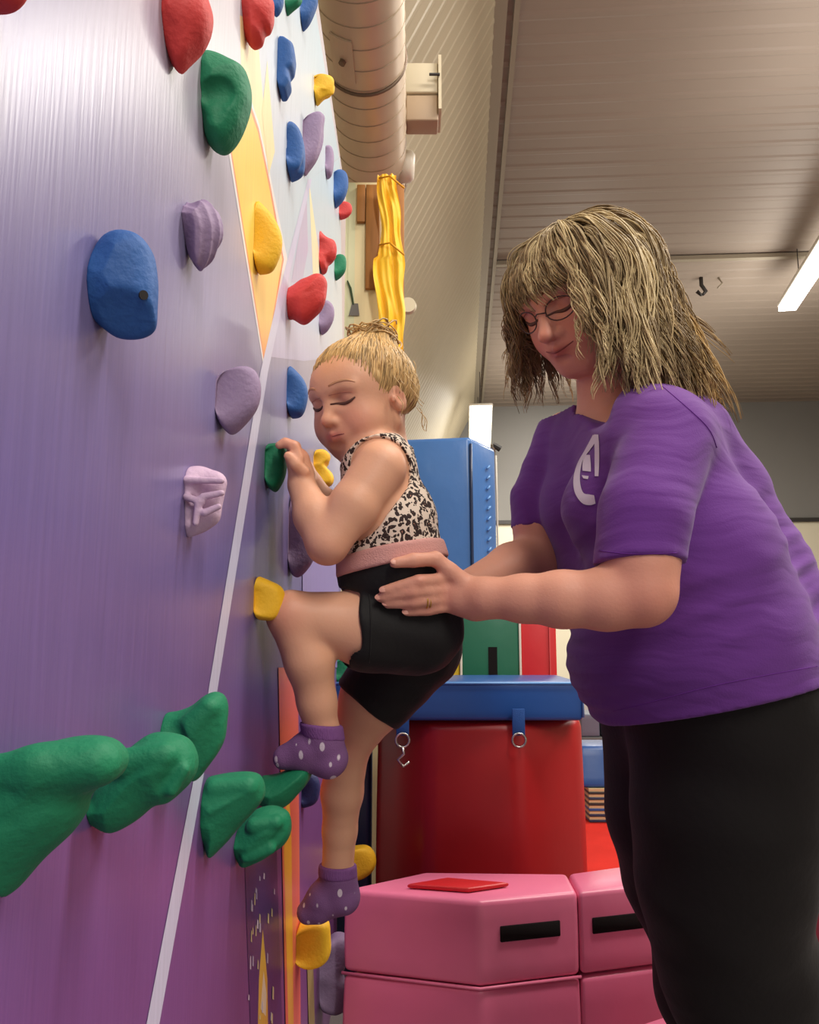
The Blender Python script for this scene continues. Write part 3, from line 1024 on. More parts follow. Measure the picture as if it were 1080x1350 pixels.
def soft_prism(name, poly, z0, z1, m, parent, bevel=.012, taper=None, bulge=0.0, nz=5):
    """upholstered foam block: polygon footprint, rounded edges, faces puffed a little."""
    n = len(poly)
    c = np.mean(np.array(poly)[:, :2], axis=0)
    mb = MB()
    vs = []
    for i in range(nz):
        t = i / (nz - 1)
        s = 1 + (taper - 1) * t if taper else 1
        s *= 1 + bulge * math.sin(math.pi * t)
        for p in poly:
            vs.append((c[0] + (p[0] - c[0]) * s, c[1] + (p[1] - c[1]) * s, z0 + (z1 - z0) * t))
    fs = [tuple(range(n - 1, -1, -1)), tuple((nz - 1) * n + k for k in range(n))]
    for i in range(nz - 1):
        for k in range(n):
            fs.append((i * n + k, i * n + (k + 1) % n, (i + 1) * n + (k + 1) % n, (i + 1) * n + k))
    mb.add(vs, fs)
    return mb.build(name, m, parent, bevel=bevel, seg=3)


# red carpet strip on the hall floor
mb = MB()
m_carp = mat('red_carpet', (206, 50, 42), 0.95, 0.1, bump=(300, 0.4), var=(6, 0.08))
mb.box((0.55, 2.7, 0), (2.6, 6.6, .03))
tag(mb.build('floor_mat', m_carp, bevel=.01), 'long red floor mat beyond the red octagon', 'mat')

# ---- pink folding block in front
zc = P(632, 1187, 1.72)[2]
A_ = on_z(452, 1172, zc)
B_ = on_z(632, 1188, zc)
C_ = on_z(762, 1176, zc)
D_ = on_z(872, 1165, zc)
E_ = D_ + np.array([.10, .16, 0])
F_ = on_z(760, 1152, zc) + np.array([0, .02, 0])
G_ = on_z(560, 1149, zc)
zm = on_y(632, 1304, B_[1])[2]
pk = empty('foam_block', (B_[0], B_[1] + .1, 0), 'pink many-sided foam block with two black velcro strips', 'foam block')


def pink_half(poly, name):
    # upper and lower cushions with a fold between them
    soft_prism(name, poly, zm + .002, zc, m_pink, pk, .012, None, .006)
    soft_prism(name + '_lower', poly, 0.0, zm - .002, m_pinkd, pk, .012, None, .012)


mid = (C_ - B_)
mid /= np.linalg.norm(mid)
back = np.array([-mid[1], mid[0], 0])
Cb = on_z(748, 1151, zc)
pink_half([A_, B_, C_ - mid * .001, Cb - mid * .001, G_], 'cushion')
pink_half([C_ + mid * .001, D_, E_, on_z(830, 1156, zc) + np.array([.02, .1, 0]), Cb + mid * .002], 'cushion')


def strip_on(p0, p1, z0, z1, m, name, parent, th=.004):
    d = p1 - p0
    d = d / np.linalg.norm(d)
    n = np.array([d[1], -d[0], 0])
    mb = MB()
    vs = []
    for off in (-.004, th):
        for q, z in ((p0, z0), (p1, z0), (p1, z1), (p0, z1)):
            vs.append((q[0] + n[0] * off, q[1] + n[1] * off, z))
    mb.add(vs, [(3, 2, 1, 0), (4, 5, 6, 7), (0, 1, 5, 4), (1, 2, 6, 5), (2, 3, 7, 6), (3, 0, 4, 7)])
    return mb.build(name, m, parent, bevel=.0015, seg=1)


for a0, a1, p0, p1 in (((658, 1221), (740, 1216), B_, C_), ((778, 1210), (857, 1206), C_, D_)):
    ta = (on_y(a0[0], a0[1], (p0[1] + p1[1]) / 2)[0] - p0[0]) / (p1[0] - p0[0])
    tb = (on_y(a1[0], a1[1], (p0[1] + p1[1]) / 2)[0] - p0[0]) / (p1[0] - p0[0])
    q0, q1 = p0 + (p1 - p0) * ta, p0 + (p1 - p0) * tb
    zt = on_y(a0[0], a0[1], q0[1])[2]
    zb = on_y(a0[0], a0[1] + 21, q0[1])[2]
    strip_on(q0, q1, zb, zt, m_velcro, 'velcro_strip', pk)
# rounded fold welt between the cushions
mb = MB()
mb.tube([np.array([p[0], p[1], zm]) for p in (A_, B_, C_ + mid * .002)], .0035, 6)
mb.build('fold_welt', m_pink, pk, smooth=True)
# second, lower pink wedge in the corner, right
w0 = P(846, 1345, 1.62)
wd_ = empty('foam_wedge', (w0[0] + .12, w0[1], 0), 'low pink foam wedge at the foot of the pink block', 'foam wedge')
mb = MB()
x0, x1, y0, y1 = w0[0] - .03, w0[0] + .3, w0[1] - .12, w0[1] + .012
zz = w0[2]
mb.add([(x0, y0, 0), (x1, y0, 0), (x1, y1, 0), (x0, y1, 0), (x0, y0, zz - .02), (x1, y0, zz + .08), (x1, y1, zz + .08), (x0, y1, zz - .02)],
       [(0, 3, 2, 1), (4, 5, 6, 7), (0, 1, 5, 4), (1, 2, 6, 5), (2, 3, 7, 6), (3, 0, 4, 7)])
mb.build('cushion', m_pink, wd_, bevel=.01, seg=3)

# thin red pad lying on the pink block
r0, r1, r2, r3 = on_z(536, 1172, zc), on_z(618, 1178, zc), on_z(672, 1170, zc), on_z(590, 1163, zc)
mb = MB()
vs = [(p[0], p[1], zc + .001) for p in (r0, r1, r2, r3)] + [(p[0], p[1], zc + .011) for p in (r0, r1, r2, r3)]
mb.add(vs, [(0, 3, 2, 1), (4, 5, 6, 7), (0, 1, 5, 4), (1, 2, 6, 5), (2, 3, 7, 6), (3, 0, 4, 7)])
tag(mb.build('mat_pad', m_redl, bevel=.004), 'thin red pad lying on top of the pink block', 'pad')

# ---- red octagon roller
ry = 2.28
xl, xr = on_y(497, 1060, ry + .1)[0], on_y(786, 1060, ry + .1)[0]
zt = on_y(640, 951, ry)[2]
rcx, rw = (xl + xr) / 2, (xr - xl) / 2
oc = empty('foam_octagon', (rcx, ry + rw * .7, 0), 'large dark red vinyl octagon standing behind the pink block', 'foam block')
poly = []
for k in range(8):
    a = math.radians(22.5 + 45 * k - 8)
    poly.append((rcx + rw / math.cos(math.radians(22.5)) * .985 * math.cos(a), ry + rw * .85 + rw * .85 * math.sin(a)))
soft_prism('body', poly, 0, zt, m_red, oc, .03, .985, .012, 7)
# blue padded box lying on top
bx0, bx1 = on_y(508, 925, ry)[0], on_y(769, 925, ry)[0]
zb2 = on_y(640, 899, ry)[2]
bb_ = empty('foam_beam', ((bx0 + bx1) / 2, ry + .2, zt), 'flat blue padded box lying on the red octagon', 'foam block')
soft_prism('body', [(bx0 - .25, ry + .005), (bx1, ry + .005), (bx1 + .01, ry + .42), (bx0 - .25, ry + .42)], zt + .001, zb2, m_blue, bb_, .01, None, .004)
mb = MB()
mb.tube([(bx0 - .25, ry + .004, zb2 - .004), (bx1, ry + .004, zb2 - .004), (bx1, ry + .004, zt + .01)], .004, 6)
mb.build('piping', m_bluel, bb_, smooth=True)
for sx, ln in ((531, .02), (683, .0)):
    s0 = on_y(sx, 944, ry - .012)
    st = empty('strap_clip', s0, ['blue webbing strap with a steel snap hook, left on the octagon', 'blue webbing strap with a steel ring, right on the octagon'][ln == 0], 'strap')
    mb = MB()
    mb.box((s0[0] - .017, s0[1] - .012, s0[2] - .05), (s0[0] + .017, s0[1] - .006, s0[2] + .02))
    mb.build('webbing', m_web, st, bevel=.002)
    mb = MB()
    cz = s0[2] - .062
    mb.tube([(s0[0] + .018 * math.cos(t), s0[1] - .012, cz + .018 * math.sin(t)) for t in np.linspace(0, 6.28, 20, endpoint=False)], .0035, 6, closed=True)
    mb.build('ring', m_steel, st, smooth=True)
    if ln:
        mb = MB()
        mb.tube([(s0[0], s0[1] - .012, cz - .018), (s0[0] + .004, s0[1] - .013, cz - .035), (s0[0] - .012, s0[1] - .013, cz - .05), (s0[0] + .002, s0[1] - .013, cz - .068), (s0[0] + .018, s0[1] - .013, cz - .055)], .0045, 6)
        mb.build('hook', m_steel, st, smooth=True)

# ---- navy mat edge left of the octagon
nv = on_y(494, 1000, 2.5)
tag(soft_prism('gym_mat', [(nv[0] - .16, 2.5), (nv[0] - .01, 2.5), (nv[0] - .01, 2.6), (nv[0] - .16, 2.6)], 0, on_y(486, 938, 2.5)[2], m_navy, None, .015), 'navy upright mat between the wall and the red octagon', 'mat')

# ---- striped folding panel mat standing behind
py_ = 2.86
st = empty('panel_mat', (on_y(660, 880, py_)[0], py_, 0), 'folded yellow, green and red panel mat standing upright behind the blue box', 'mat')
zt2 = on_y(660, 806, py_)[2]
xs = [(553, 573, m_blue), (575, 607, m_yel), (609, 685, m_grn), (687, 735, m_redl)]
for i, (a, b, m) in enumerate(xs):
    p0, p1 = on_y(a, 860, py_)[0], on_y(b, 860, py_)[0]
    dy = .012 * (i % 2)
    soft_prism('panel', [(p0, py_ + dy), (p1, py_ + dy), (p1, py_ + .06), (p0, py_ + .06)], 0, zt2, m, st, .008, None, .004)
for a in (608, 686):
    p0 = on_y(a, 860, py_)[0]
    mb = MB()
    mb.box((p0 - .004, py_ - .004, .01), (p0 + .004, py_ + .03, zt2 - .004))
    mb.build('seam', m_seam, st, bevel=.002)
p0 = on_y(644, 860, py_)
mb = MB()
mb.box((p0[0], py_ - .003, on_y(644, 902, py_)[2]), (p0[0] + .03, py_ + .004, on_y(644, 853, py_)[2]))
mb.build('velcro_strip', m_velcro, st)
p0 = on_y(725, 860, py_)
mb = MB()
mb.box((p0[0], py_ + .006, .01), (p0[0] + .004, py_ + .0165, zt2 - .01))
mb.build('stitch_line', vinyl('red_stitch', (226, 84, 84)), st)

# ---- tall blue mat on end
ty = 3.15
tf0, tf1, ts = on_y(515, 640, ty + .05), on_y(622, 640, ty), on_y(656, 640, ty + .22)
zt3 = on_y(575, 575, ty)[2]
tb = empty('crash_mat', ((tf0[0] + ts[0]) / 2, ty + .1, 0), 'tall blue crash mat standing on end behind the child', 'mat')
poly = [tf0[:2], tf1[:2], ts[:2], (ts[0] - .3, ts[1] + .04)]
soft_prism('body', poly, 0, zt3, m_bluet, tb, .018, .975, .01, 8)
d = ts - tf1
nn = np.array([d[1], -d[0], 0]) / np.linalg.norm(d)
cc_ = np.mean(np.array([p[:2] for p in poly]), axis=0)
mb = MB()
for t in (.55,):
    for z0 in np.arange(.45, zt3 - .1, .042):
        s = 1 - .025 * z0 / zt3
        q = tf1 + d * t
        q = np.array([cc_[0] + (q[0] - cc_[0]) * s * 1.004, cc_[1] + (q[1] - cc_[1]) * s, 0])
        q = q + nn * .008
        mb.tube([q + np.array([0, 0, z0]), q + d * .10 + np.array([0, 0, z0 + .012])], .0045, 5)
mb.build('lacing', m_bluel, tb, smooth=True)
for q0, nm, mm, rr in ((tf1, 'piping', m_navy, .006), (ts, 'piping', m_seam, .004)):
    mb = MB()
    pts = []
    for i in range(10):
        z = .02 + (zt3 - .05) * i / 9
        s = (1 - .025 * z / zt3) * (1 + .01 * math.sin(math.pi * z / zt3))
        pts.append((cc_[0] + (q0[0] - cc_[0]) * s, cc_[1] + (q0[1] - cc_[1]) * s - .002, z))
    mb.tube(pts, rr, 6)
    mb.build(nm, mm, tb, smooth=True)
# dark peg and pale cord to its right
hk = P(653, 588, 3.7)
t = empty('wall_peg', hk, 'small dark peg right of the top of the tall blue mat', 'peg')
mb = MB()
mb.tube([P(650, 586, 3.7), P(660, 592, 3.7)], [.012, .015], 8)
mb.build('peg', m_dark, t)
mb = MB()
mb.tube([P(650, 586, 3.7), P(649, 850, 3.9)], .012, 8)
mb.build('post', m_trim, t)

# ---- cream board, brown planks and yellow drape beyond the far end of the wall
cy = 3.05
m_cream = mat('cream_board', (244, 228, 180), .6, var=(8, .05, (6, 1, .5)))
m_cream2 = mat('green_cream_board', (226, 226, 186), .6)
m_brown = mat('brown_plank', (168, 112, 52), .6, var=(9, .12, (8, 1, .6)))
m_drape = mat('yellow_drape', (255, 200, 36), .55, sheen=.2)
zz0, zz1 = 0.0, CAM[2] + 1.80
bd = empty('mural_board', (on_y(480, 330, cy)[0], cy, 0), 'cream board with brown planks standing past the far end of the climbing wall', 'board')
for x0, x1, m, dy in ((430, 459, m_cream2, .002), (459, 468, m_cream2, 0), (468, 502, m_cream, 0)):
    a, b = on_y(x0, 330, cy)[0], on_y(x1, 330, cy)[0]
    mb = MB()
    mb.box((a, cy + dy, zz0), (b, cy + .03, zz1))
    mb.build('board_panel', m, bd)
for x0, x1, yb in ((470, 481, 292), (482, 500, 380), (519, 533, 430)):
    a, b = on_y(x0, 330, cy - .02)[0], on_y(x1, 330, cy - .02)[0]
    mb = MB()
    mb.box((a, cy - .02, on_y(480, yb, cy - .02)[2]), (b, cy - .001, zz1 - .02))
    mb.build('plank', m_brown, bd, bevel=.002)
# small painted dark green stalk
mb = MB()
mb.tube([on_y(458, 370, cy - .004), on_y(462, 380, cy - .004), on_y(466, 402, cy - .004)], [.003, .005, .004], 5)
mb.build('painted_stalk', mat('stalk_green', (58, 78, 52), .7), bd)
mb = MB()
g0, g1 = on_y(460, 400, cy - .006), on_y(474, 416, cy - .006)
mb.add([(g0[0], cy - .006, g1[2]), (g1[0], cy - .006, g1[2]), (g1[0] - .006, cy - .006, g0[2]), (g0[0] + .012, cy - .006, g0[2])], [(0, 1, 2, 3)])
mb.build('painted_block', mat('block_grey', (120, 116, 112), .7), bd)

dp = empty('yellow_drape', (on_y(515, 330, cy)[0], cy - .03, on_y(515, 470, cy)[2]), 'bright yellow hanging cloth with folds under the air duct', 'drape')
nx, nz = 40, 60
vs, fs = [], []
for i in range(nz + 1):
    t = i / nz
    z = zz1 - .01 + (on_y(515, 470, cy)[2] - zz1) * t
    ypix = 200 + 270 * t
    xl_ = 497 + (3 if ypix < 330 else -2) + 3 * math.sin(ypix * .05) + max(0, (ypix - 400) * .1)
    xr_ = 523 + 10 * min(1, max(0, (ypix - 200) / 140)) + 1.5 * math.sin(ypix * .08)
    for j in range(nx + 1):
        u = j / nx
        x = on_y(xl_ + (xr_ - xl_) * u, ypix, cy - .075)[0]
        y = cy - .075 + .006 * math.sin(u * 14 + 1.5 * math.sin(t * 7)) + .004 * math.sin(u * 23 - t * 13) + .003 * math.sin(t * 26 + u * 9)
        vs.append((x, y, z))
b0 = len(vs)
vs += [(x, y + .006, z) for x, y, z in vs]
for i in range(nz):
    for j in range(nx):
        a = i * (nx + 1) + j
        fs.append((a, a + nx + 1, a + nx + 2, a + 1))
        fs.append((b0 + a, b0 + a + 1, b0 + a + nx + 2, b0 + a + nx + 1))
mesh_obj('cloth', vs, fs, m_drape, dp)
for ym_ in (232, 320):
    mb = MB()
    mb.tube([on_y(500, ym_ + 3, cy - .075), on_y(514, ym_, cy - .1), on_y(533, ym_ + 16, cy - .1)], .004, 6)
    mb.build('tie', mat('tie_yellow', (226, 158, 20), .6), dp, smooth=True)
mb = MB()
c0 = on_y(538, 404, cy + .2)
mb.tube([c0, c0 + np.array([0, -.02, 0])], [.036, .032], 24)
tag(mb.build('wall_disc', mat('pale_disc', (216, 206, 178), .5)), 'pale round disc behind the right edge of the yellow cloth', 'disc')

# ---- things on the floor right of the octagon
sy = 4.3
sx0, sx1 = on_y(778, 1100, sy)[0], on_y(850, 1100, sy)[0]
zs = .032
m_pale = mat('panel_edge_tan', (196, 172, 130), .6)
ztop = zs
zh = (on_y(800, 1040, sy)[2] - zs) / 6
for i in range(6):
    z0, z1 = ztop, ztop + zh
    t = empty('stacked_mat', ((sx0 + sx1) / 2, sy, z0), ['lowest', 'second lowest', 'third lowest', 'third highest', 'second highest', 'topmost'][i] + ' dark mat in the stack on the red floor mat', 'mat', 'mats stacked behind the woman')
    soft_prism('cover', [(sx0, sy), (sx1, sy), (sx1, sy + .5), (sx0, sy + .5)], z0 + .001, z1 - .014, [m_navy, m_navy, m_blue, m_dark, m_navy, m_dark][i], t, .006)
    mb = MB()
    mb.box((sx0 + .002, sy + .004, z1 - .0145), (sx1 - .002, sy + .49, z1 - .001))
    mb.build('edge', m_pale, t)
    ztop = z1
bq = on_y(790, 1010, sy + .1)
tag(soft_prism('foam_wedge', [(bq[0] - .14, sy + .02), (bq[0] + .15, sy + .02), (bq[0] + .15, sy + .4), (bq[0] - .14, sy + .4)], ztop, on_y(790, 986, sy)[2], m_blue, None, .02, .75), 'blue foam block on top of the stack of dark mats', 'foam block')
gy = 6.2
gx0, gx1 = on_y(765, 950, gy)[0], on_y(850, 950, gy)[0]
gc = empty('storage_cabinet', ((gx0 + gx1) / 2, gy, 0), 'dark grey cabinet far back between the blue box and the woman', 'cabinet')
soft_prism('body', [(gx0, gy), (gx1, gy), (gx1, gy + .5), (gx0, gy + .5)], 0, on_y(790, 972, gy)[2], mat('cabinet_grey', (84, 84, 84), .6), gc, .01)
for k in range(3):
    a = gx0 + (gx1 - gx0) * (k / 3 + .02)
    b = gx0 + (gx1 - gx0) * (k / 3 + .31)
    soft_prism('bin', [(a, gy + .02), (b, gy + .02), (b, gy + .4), (a, gy + .4)], on_y(790, 972, gy)[2] + .001, on_y(790, 942, gy)[2], mat('bin_blue_grey', (96, 104, 122), .5), gc, .01)
my = 1.86
mx0 = on_y(1053, 1150, my)[0]
tag(soft_prism('crash_mat', [(mx0, my), (mx0 + .5, my), (mx0 + .5, my + .2), (mx0, my + .2)], 0, on_y(1065, 1040, my)[2], m_mar, None, .03), 'maroon upright mat behind the woman at the right edge', 'mat')


# ================================================================== PEOPLE
m_skin = mat('child_skin', (226, 176, 148), .5, .4, attr='Col', sss=.12, bump=(260, .06))
m_skinw = mat('woman_skin', (206, 150, 126), .5, .4, attr='Col', sss=.12, bump=(260, .1))


def head_axes(az, pitch, roll=0.0):
    """az: turned from image-left towards the camera; pitch: looking down."""
    a, p = math.radians(az), math.radians(pitch)
    f = np.array([-math.cos(a) * math.cos(p), -math.sin(a) * math.cos(p), -math.sin(p)])
    u = np.array([-math.cos(a) * math.sin(p), -math.sin(a) * math.sin(p), math.cos(p)])
    l = np.cross(u, f)
    if roll:
        r = math.radians(roll)
        u, l = u * math.cos(r) + l * math.sin(r), l * math.cos(r) - u * math.sin(r)
    return f, l, u


def add_head(F, c, ax, s, child=True):
    f, l, u = ax
    L = lambda a, b, d: c + s * (f * a + l * b + u * d)
    A = [f, l, u]
    E = lambda p, r, k, op='u': F.ell(L(*p), [x * s for x in r], A, k * s, op)
    C = lambda p, q, ra, rb, k, op='u': F.cone(L(*p), L(*q), ra * s, rb * s, k * s, op)
    E((-.010, 0, .022), (.088, .070, .071), .01)
    E((.018, 0, -.028), (.058, .056, .062), .03)
    E((.030, 0, .022), (.050, .056, .046), .03)
    if child:
        C((.046, -.012, -.072), (.046, .012, -.072), .019, .019, .03)
        for e in (-1, 1):
            E((.043, e * .034, -.038), (.031, .029, .031), .02)
            C((-.005, e * .047, -.045), (.040, e * .02, -.072), .014, .014, .02)
    else:
        C((.048, -.012, -.078), (.048, .012, -.078), .018, .018, .03)
        for e in (-1, 1):
            E((.043, e * .034, -.034), (.028, .025, .030), .02)
            C((-.005, e * .050, -.045), (.042, e * .02, -.078), .015, .015, .025)
    for e in (-1, 1):
        E((.083, e * .030, .002), (.014, .019, .0115), .012, 's')
        E((.0585, e * .030, .001), (.0155, .016, .0135), .003)
        C((.0755, e * .012, .0155), (.064, e * .044, .0165), .0055, .005, .012)
    n = 1.0 if child else 1.12
    C((.073, 0, .004), (.088 * (1 if child else 1.03), 0, -.027), .0065 * n, .0085 * n, .008)
    E((.089 * (1 if child else 1.03), 0, -.029), (.0095 * n, .0105 * n, .0085 * n), .005)
    for e in (-1, 1):
        E((.078, e * .0105 * n, -.0325), (.0095, .0065, .0065), .005)
        E((.083, e * .006, -.0385), (.004, .0032, .003), .002, 's')
    E((.064, 0, -.054), (.019, .026, .019), .014)
    z0 = -.0525
    C((.0835, 0, z0 + .003), (.0730, .018, z0 - .001), .0042, .0028, .003)
    C((.0835, 0, z0 + .003), (.0730, -.018, z0 - .001), .0042, .0028, .003)
    C((.0815, 0, z0 - .0058), (.0730, .015, z0 - .003), .0050, .0030, .003)
    C((.0815, 0, z0 - .0058), (.0730, -.015, z0 - .003), .0050, .0030, .003)
    C((.0885, -.011, z0 - .0012), (.0885, .011, z0 - .0012), .0016, .0016, .002, 's')
    E((.080, 0, z0 - .016), (.007, .014, .005), .008, 's')
    for e in (-1, 1):
        F.ell(L(-.008, e * .068, -.012), [.0155 * s, .0075 * s, .0225 * s], [f * .94 - u * .34, l * 1.0, u * .94 + f * .34], .004 * s)
        F.ell(L(-.004, e * .0755, -.008), [.0085 * s, .0055 * s, .014 * s], [f * .94 - u * .34, l * 1.0, u * .94 + f * .34], .003 * s, 's')
        E((.008, e * .071, -.013), (.004, .004, .006), .003)
    return L


def gauss(v, c, r):
    return np.exp(-((v - c) ** 2).sum(1) / (r * r))


# ------------------------------------------------------------------ the child
CS = 0.905
CAX = head_axes(49, 16)
cH = P(478, 526, 1.2)
KID = [(498, 618, 1.16, 40), (508, 690, 1.155, 58), (518, 752, 1.155, 61)]
KIDR = [(x, y, d + .115, r * .98) for x, y, d, r in KID]


def qs(l):
    return [Q(*p) for p in l]


def grow(l, e):
    return [(p, r + e) for p, r in l]


torsoL, torsoR = qs(KID), qs(KIDR)
pelvis = [Q(545, 812, 1.165, 55), Q(545, 812, 1.255, 55)]
thighL = qs([(548, 828, 1.155, 57), (480, 828, 1.125, 49), (384, 811, 1.095, 31)])
thighR = qs([(545, 850, 1.265, 60), (492, 922, 1.285, 44), (460, 985, 1.30, 27)])
shinL = qs([(384, 811, 1.095, 31), (408, 872, 1.095, 31.5), (418, 925, 1.10, 25), (425, 965, 1.105, 22)])
shinR = qs([(459, 985, 1.30, 28), (451, 1045, 1.315, 27), (448, 1095, 1.325, 22), (445, 1150, 1.33, 20.5)])
footL = [qs([(425, 962, 1.105, 22), (434, 1000, 1.108, 22.5)]), qs([(426, 978, 1.105, 22), (405, 988, 1.105, 20), (377, 997, 1.105, 14)]), qs([(434, 1001, 1.108, 21), (400, 999, 1.105, 15), (374, 1001, 1.105, 11)])]
footR = [qs([(445, 1148, 1.33, 21), (451, 1181, 1.332, 21)]), qs([(446, 1160, 1.33, 20), (425, 1184, 1.33, 18), (406, 1202, 1.33, 12)]), qs([(451, 1183, 1.332, 20), (420, 1200, 1.33, 14), (406, 1205, 1.33, 10)])]
armL = qs([(501, 617, 1.105, 35), (466, 668, 1.08, 32), (433, 716, 1.065, 27)])
foreL = qs([(431, 717, 1.065, 27), (414, 680, 1.085, 26), (398, 640, 1.112, 18)])
armR = qs([(494, 617, 1.31, 33), (470, 662, 1.31, 29), (445, 695, 1.30, 25)])
foreR = qs([(445, 695, 1.30, 25), (426, 668, 1.295, 22), (410, 640, 1.29, 17)])

F = Field((-.212, .97, .44), (.10, 1.46, 1.36), .0025)
hL = add_head(F, cH, CAX, CS)
F.cone(P(511, 592, 1.215), P(503, 545, 1.212), .031, .030, .02)
for ch in (torsoL, torsoR):
    F.chain(ch, .02)
F.cone(Q(503, 612, 1.14, 30)[0], Q(500, 612, 1.30, 30)[0], .033, .033, .025)
for (a, ra), (b, rb) in zip(torsoL, torsoR):
    F.cone(a, b, ra, rb, .02)
F.cone(pelvis[0][0], pelvis[1][0], pelvis[0][1], pelvis[1][1], .03)
F.cone(torsoL[-1][0], pelvis[0][0], torsoL[-1][1], pelvis[0][1], .02)
F.cone(torsoR[-1][0], pelvis[1][0], torsoR[-1][1], pelvis[1][1], .02)
for ch in (thighL, thighR, shinL, shinR, armL, armR, foreL, foreR):
    F.chain(ch, .010)
for ch in footL + footR:
    F.chain(ch, .006)
# left hand over the green hold
wr = Q(398, 640, 1.112, 18)
F.cone(wr[0], Q(393, 606, 1.118, 17)[0], .0165, .0160, .008)
F.cone(P(402, 625, 1.122), P(388, 601, 1.125), .013, .012, .008)
for i, d in enumerate((1.098, 1.112, 1.126, 1.14)):
    r = (.0062, .0066, .0064, .0055)[i]
    dx = (0, -1, 0, 3)[i]
    F.chain([(P(393 + dx, 604, d), r + .0022), (P(387 + dx, 588, d), r + .0012), (P(377 + dx, 583.5, d), r), (P(369 + dx, 587, d), r * .85)], .003)
F.chain([(P(400, 622, 1.100), .009), (P(389, 612, 1.092), .0075), (P(380, 601, 1.088), .0062)], .004)
# right hand, hidden behind the left forearm, on the same level
F.cone(P(410, 640, 1.29), P(402, 618, 1.29), .016, .015, .008)
for i, d in enumerate((1.27, 1.284, 1.298, 1.311)):
    F.chain([(P(402, 617, d), .008), (P(397, 603, d), .0072), (P(389, 604, d), .006)], .003)
F.chain([(P(408, 632, 1.27), .0085), (P(398, 622, 1.262), .007), (P(393, 612, 1.262), .006)], .004)
v, q = F.mesh(1)
base = np.array(lin(222, 166, 134)[:3])
col = np.tile(base, (len(v), 1))
pinkish = np.array(lin(222, 142, 122)[:3])
lipc = np.array(lin(190, 104, 98)[:3])
dk = np.array(lin(186, 128, 100)[:3])


def tint(col, w, c):
    return col * (1 - w[:, None]) + np.asarray(c) * w[:, None]


for e in (-1, 1):
    col = tint(col, .5 * gauss(v, hL(.062, e * .040, -.034), .026 * CS), pinkish)
    col = tint(col, .55 * gauss(v, hL(.074, e * .030, .0), .013 * CS), np.array(lin(196, 132, 112)[:3]))
    col = tint(col, .35 * gauss(v, hL(.072, e * .028, .0215), .012 * CS), dk)
    col = tint(col, .5 * gauss(v, hL(-.004, e * .078, -.008), .014 * CS), pinkish)
for t in np.linspace(-1, 1, 9):
    col = tint(col, .7 * gauss(v, hL(.0845 - .011 * t * t, t * .016, -.0535), .0062 * CS), lipc)
col = tint(col, .4 * gauss(v, hL(.096, 0, -.03), .013 * CS), pinkish)
for p in (P(432, 735, 1.06), P(372, 812, 1.07), P(455, 985, 1.27), P(385, 588, 1.11)):
    col = tint(col, .5 * gauss(v, p, .03), pinkish)
kid = empty('child', P(440, 1225, 1.25), 'small blonde child climbing the wall in a leopard-print top and black shorts', 'person')
body = mesh_obj('body', v, q, m_skin, kid, cols=col)
kb = bvh_of(v, q)


def on_skin(bv, pts, off):
    out = []
    for x, y in pts:
        p = cast(bv, x, y, off)
        if p is not None: out.append(p)
    return out


def line_on(bv, pts, rad, m, name, parent, off=.0004, label=None, n=14):
    px = spline([np.array(p, float) for p in pts], n)
    pp = on_skin(bv, px, off)
    if len(pp) < 3: return None
    mb = MB()
    k = len(pp)
    mb.tube(pp, [rad * (.35 + .65 * math.sin(math.pi * (i + .5) / k)) for i in range(k)], 6)
    o = mb.build(name, m, parent, smooth=True)
    if label: o['label'] = label
    return o


m_lash = mat('lashes', (84, 52, 42), .6)
m_lid = mat('lid_crease', (176, 112, 92), .6)
m_browc = mat('child_brow', (200, 148, 112), .8)
m_mouth = mat('mouth_line', (132, 62, 58), .6)
head3 = lambda a, b, d: hL(a, b, d)


def surf_line(bv, pts, rad, m, name, parent, cen, off=.0003, n=16):
    """thin line laid on the face, from local points cast outwards from the head's centre line."""
    pp = []
    P3 = spline([np.array(p, float) for p in pts], n)
    for p in P3:
        o = cen + (p - cen) * 2.2
        d = Vector(cen - o).normalized()
        h = bv.ray_cast(Vector(o), d)
        if h[0] is not None and np.linalg.norm(np.array(h[0]) - p) < .02:
            nn = h[1] if h[1].dot(d) < 0 else -h[1]
            pp.append(np.array(h[0] + nn * off))
    mb = MB()
    k = len(pp)
    if k < 3: return None
    mb.tube(pp, [rad * (.4 + .6 * math.sin(math.pi * (i + .5) / k)) for i in range(k)], 6)
    return mb.build(name, m, parent, smooth=True)


def face_lines(bv, hL, s, parent, lash, lid, brow, mouth, young=True):
    cen = hL(.02, 0, -.01)
    for e in (-1, 1):
        ec = hL(.045, e * .030, 0)
        # lowered lid edge with lashes, and the crease above it
        surf_line(bv, [hL(.072, e * .015, -.0035), hL(.076, e * .023, -.0080), hL(.076, e * .031, -.0088), hL(.072, e * .039, -.0065), hL(.066, e * .046, -.0015)], .0027 * s, lash, 'eyelashes', parent, ec)
        surf_line(bv, [hL(.074, e * .015, .006), hL(.076, e * .024, .0088), hL(.075, e * .034, .0088), hL(.068, e * .044, .006)], .0008 * s, lid, 'lid_crease', parent, ec)
        for t in (0, .5):
            surf_line(bv, [hL(.080, e * .013, .0185 + t * .003), hL(.077, e * .025, .0225 + t * .003), hL(.070, e * .037, .0225 + t * .002), hL(.062, e * .047, .0175)], (.0013 if young else .0015) * s, brow, 'eyebrow', parent, cen)
    w_, z_ = (.0195, -.0530) if young else (.0245, -.0495)
    surf_line(bv, [hL(.074, -w_, z_), hL(.083, -.011, -.0528), hL(.087, 0, -.0540), hL(.083, .011, -.0528), hL(.074, w_, z_)], (.0011 if young else .0016) * s, mouth, 'mouth_line', parent, hL(.03, 0, -.053), -.0002)


face_lines(kb, hL, CS, kid, m_lash, m_lid, m_browc, m_mouth)

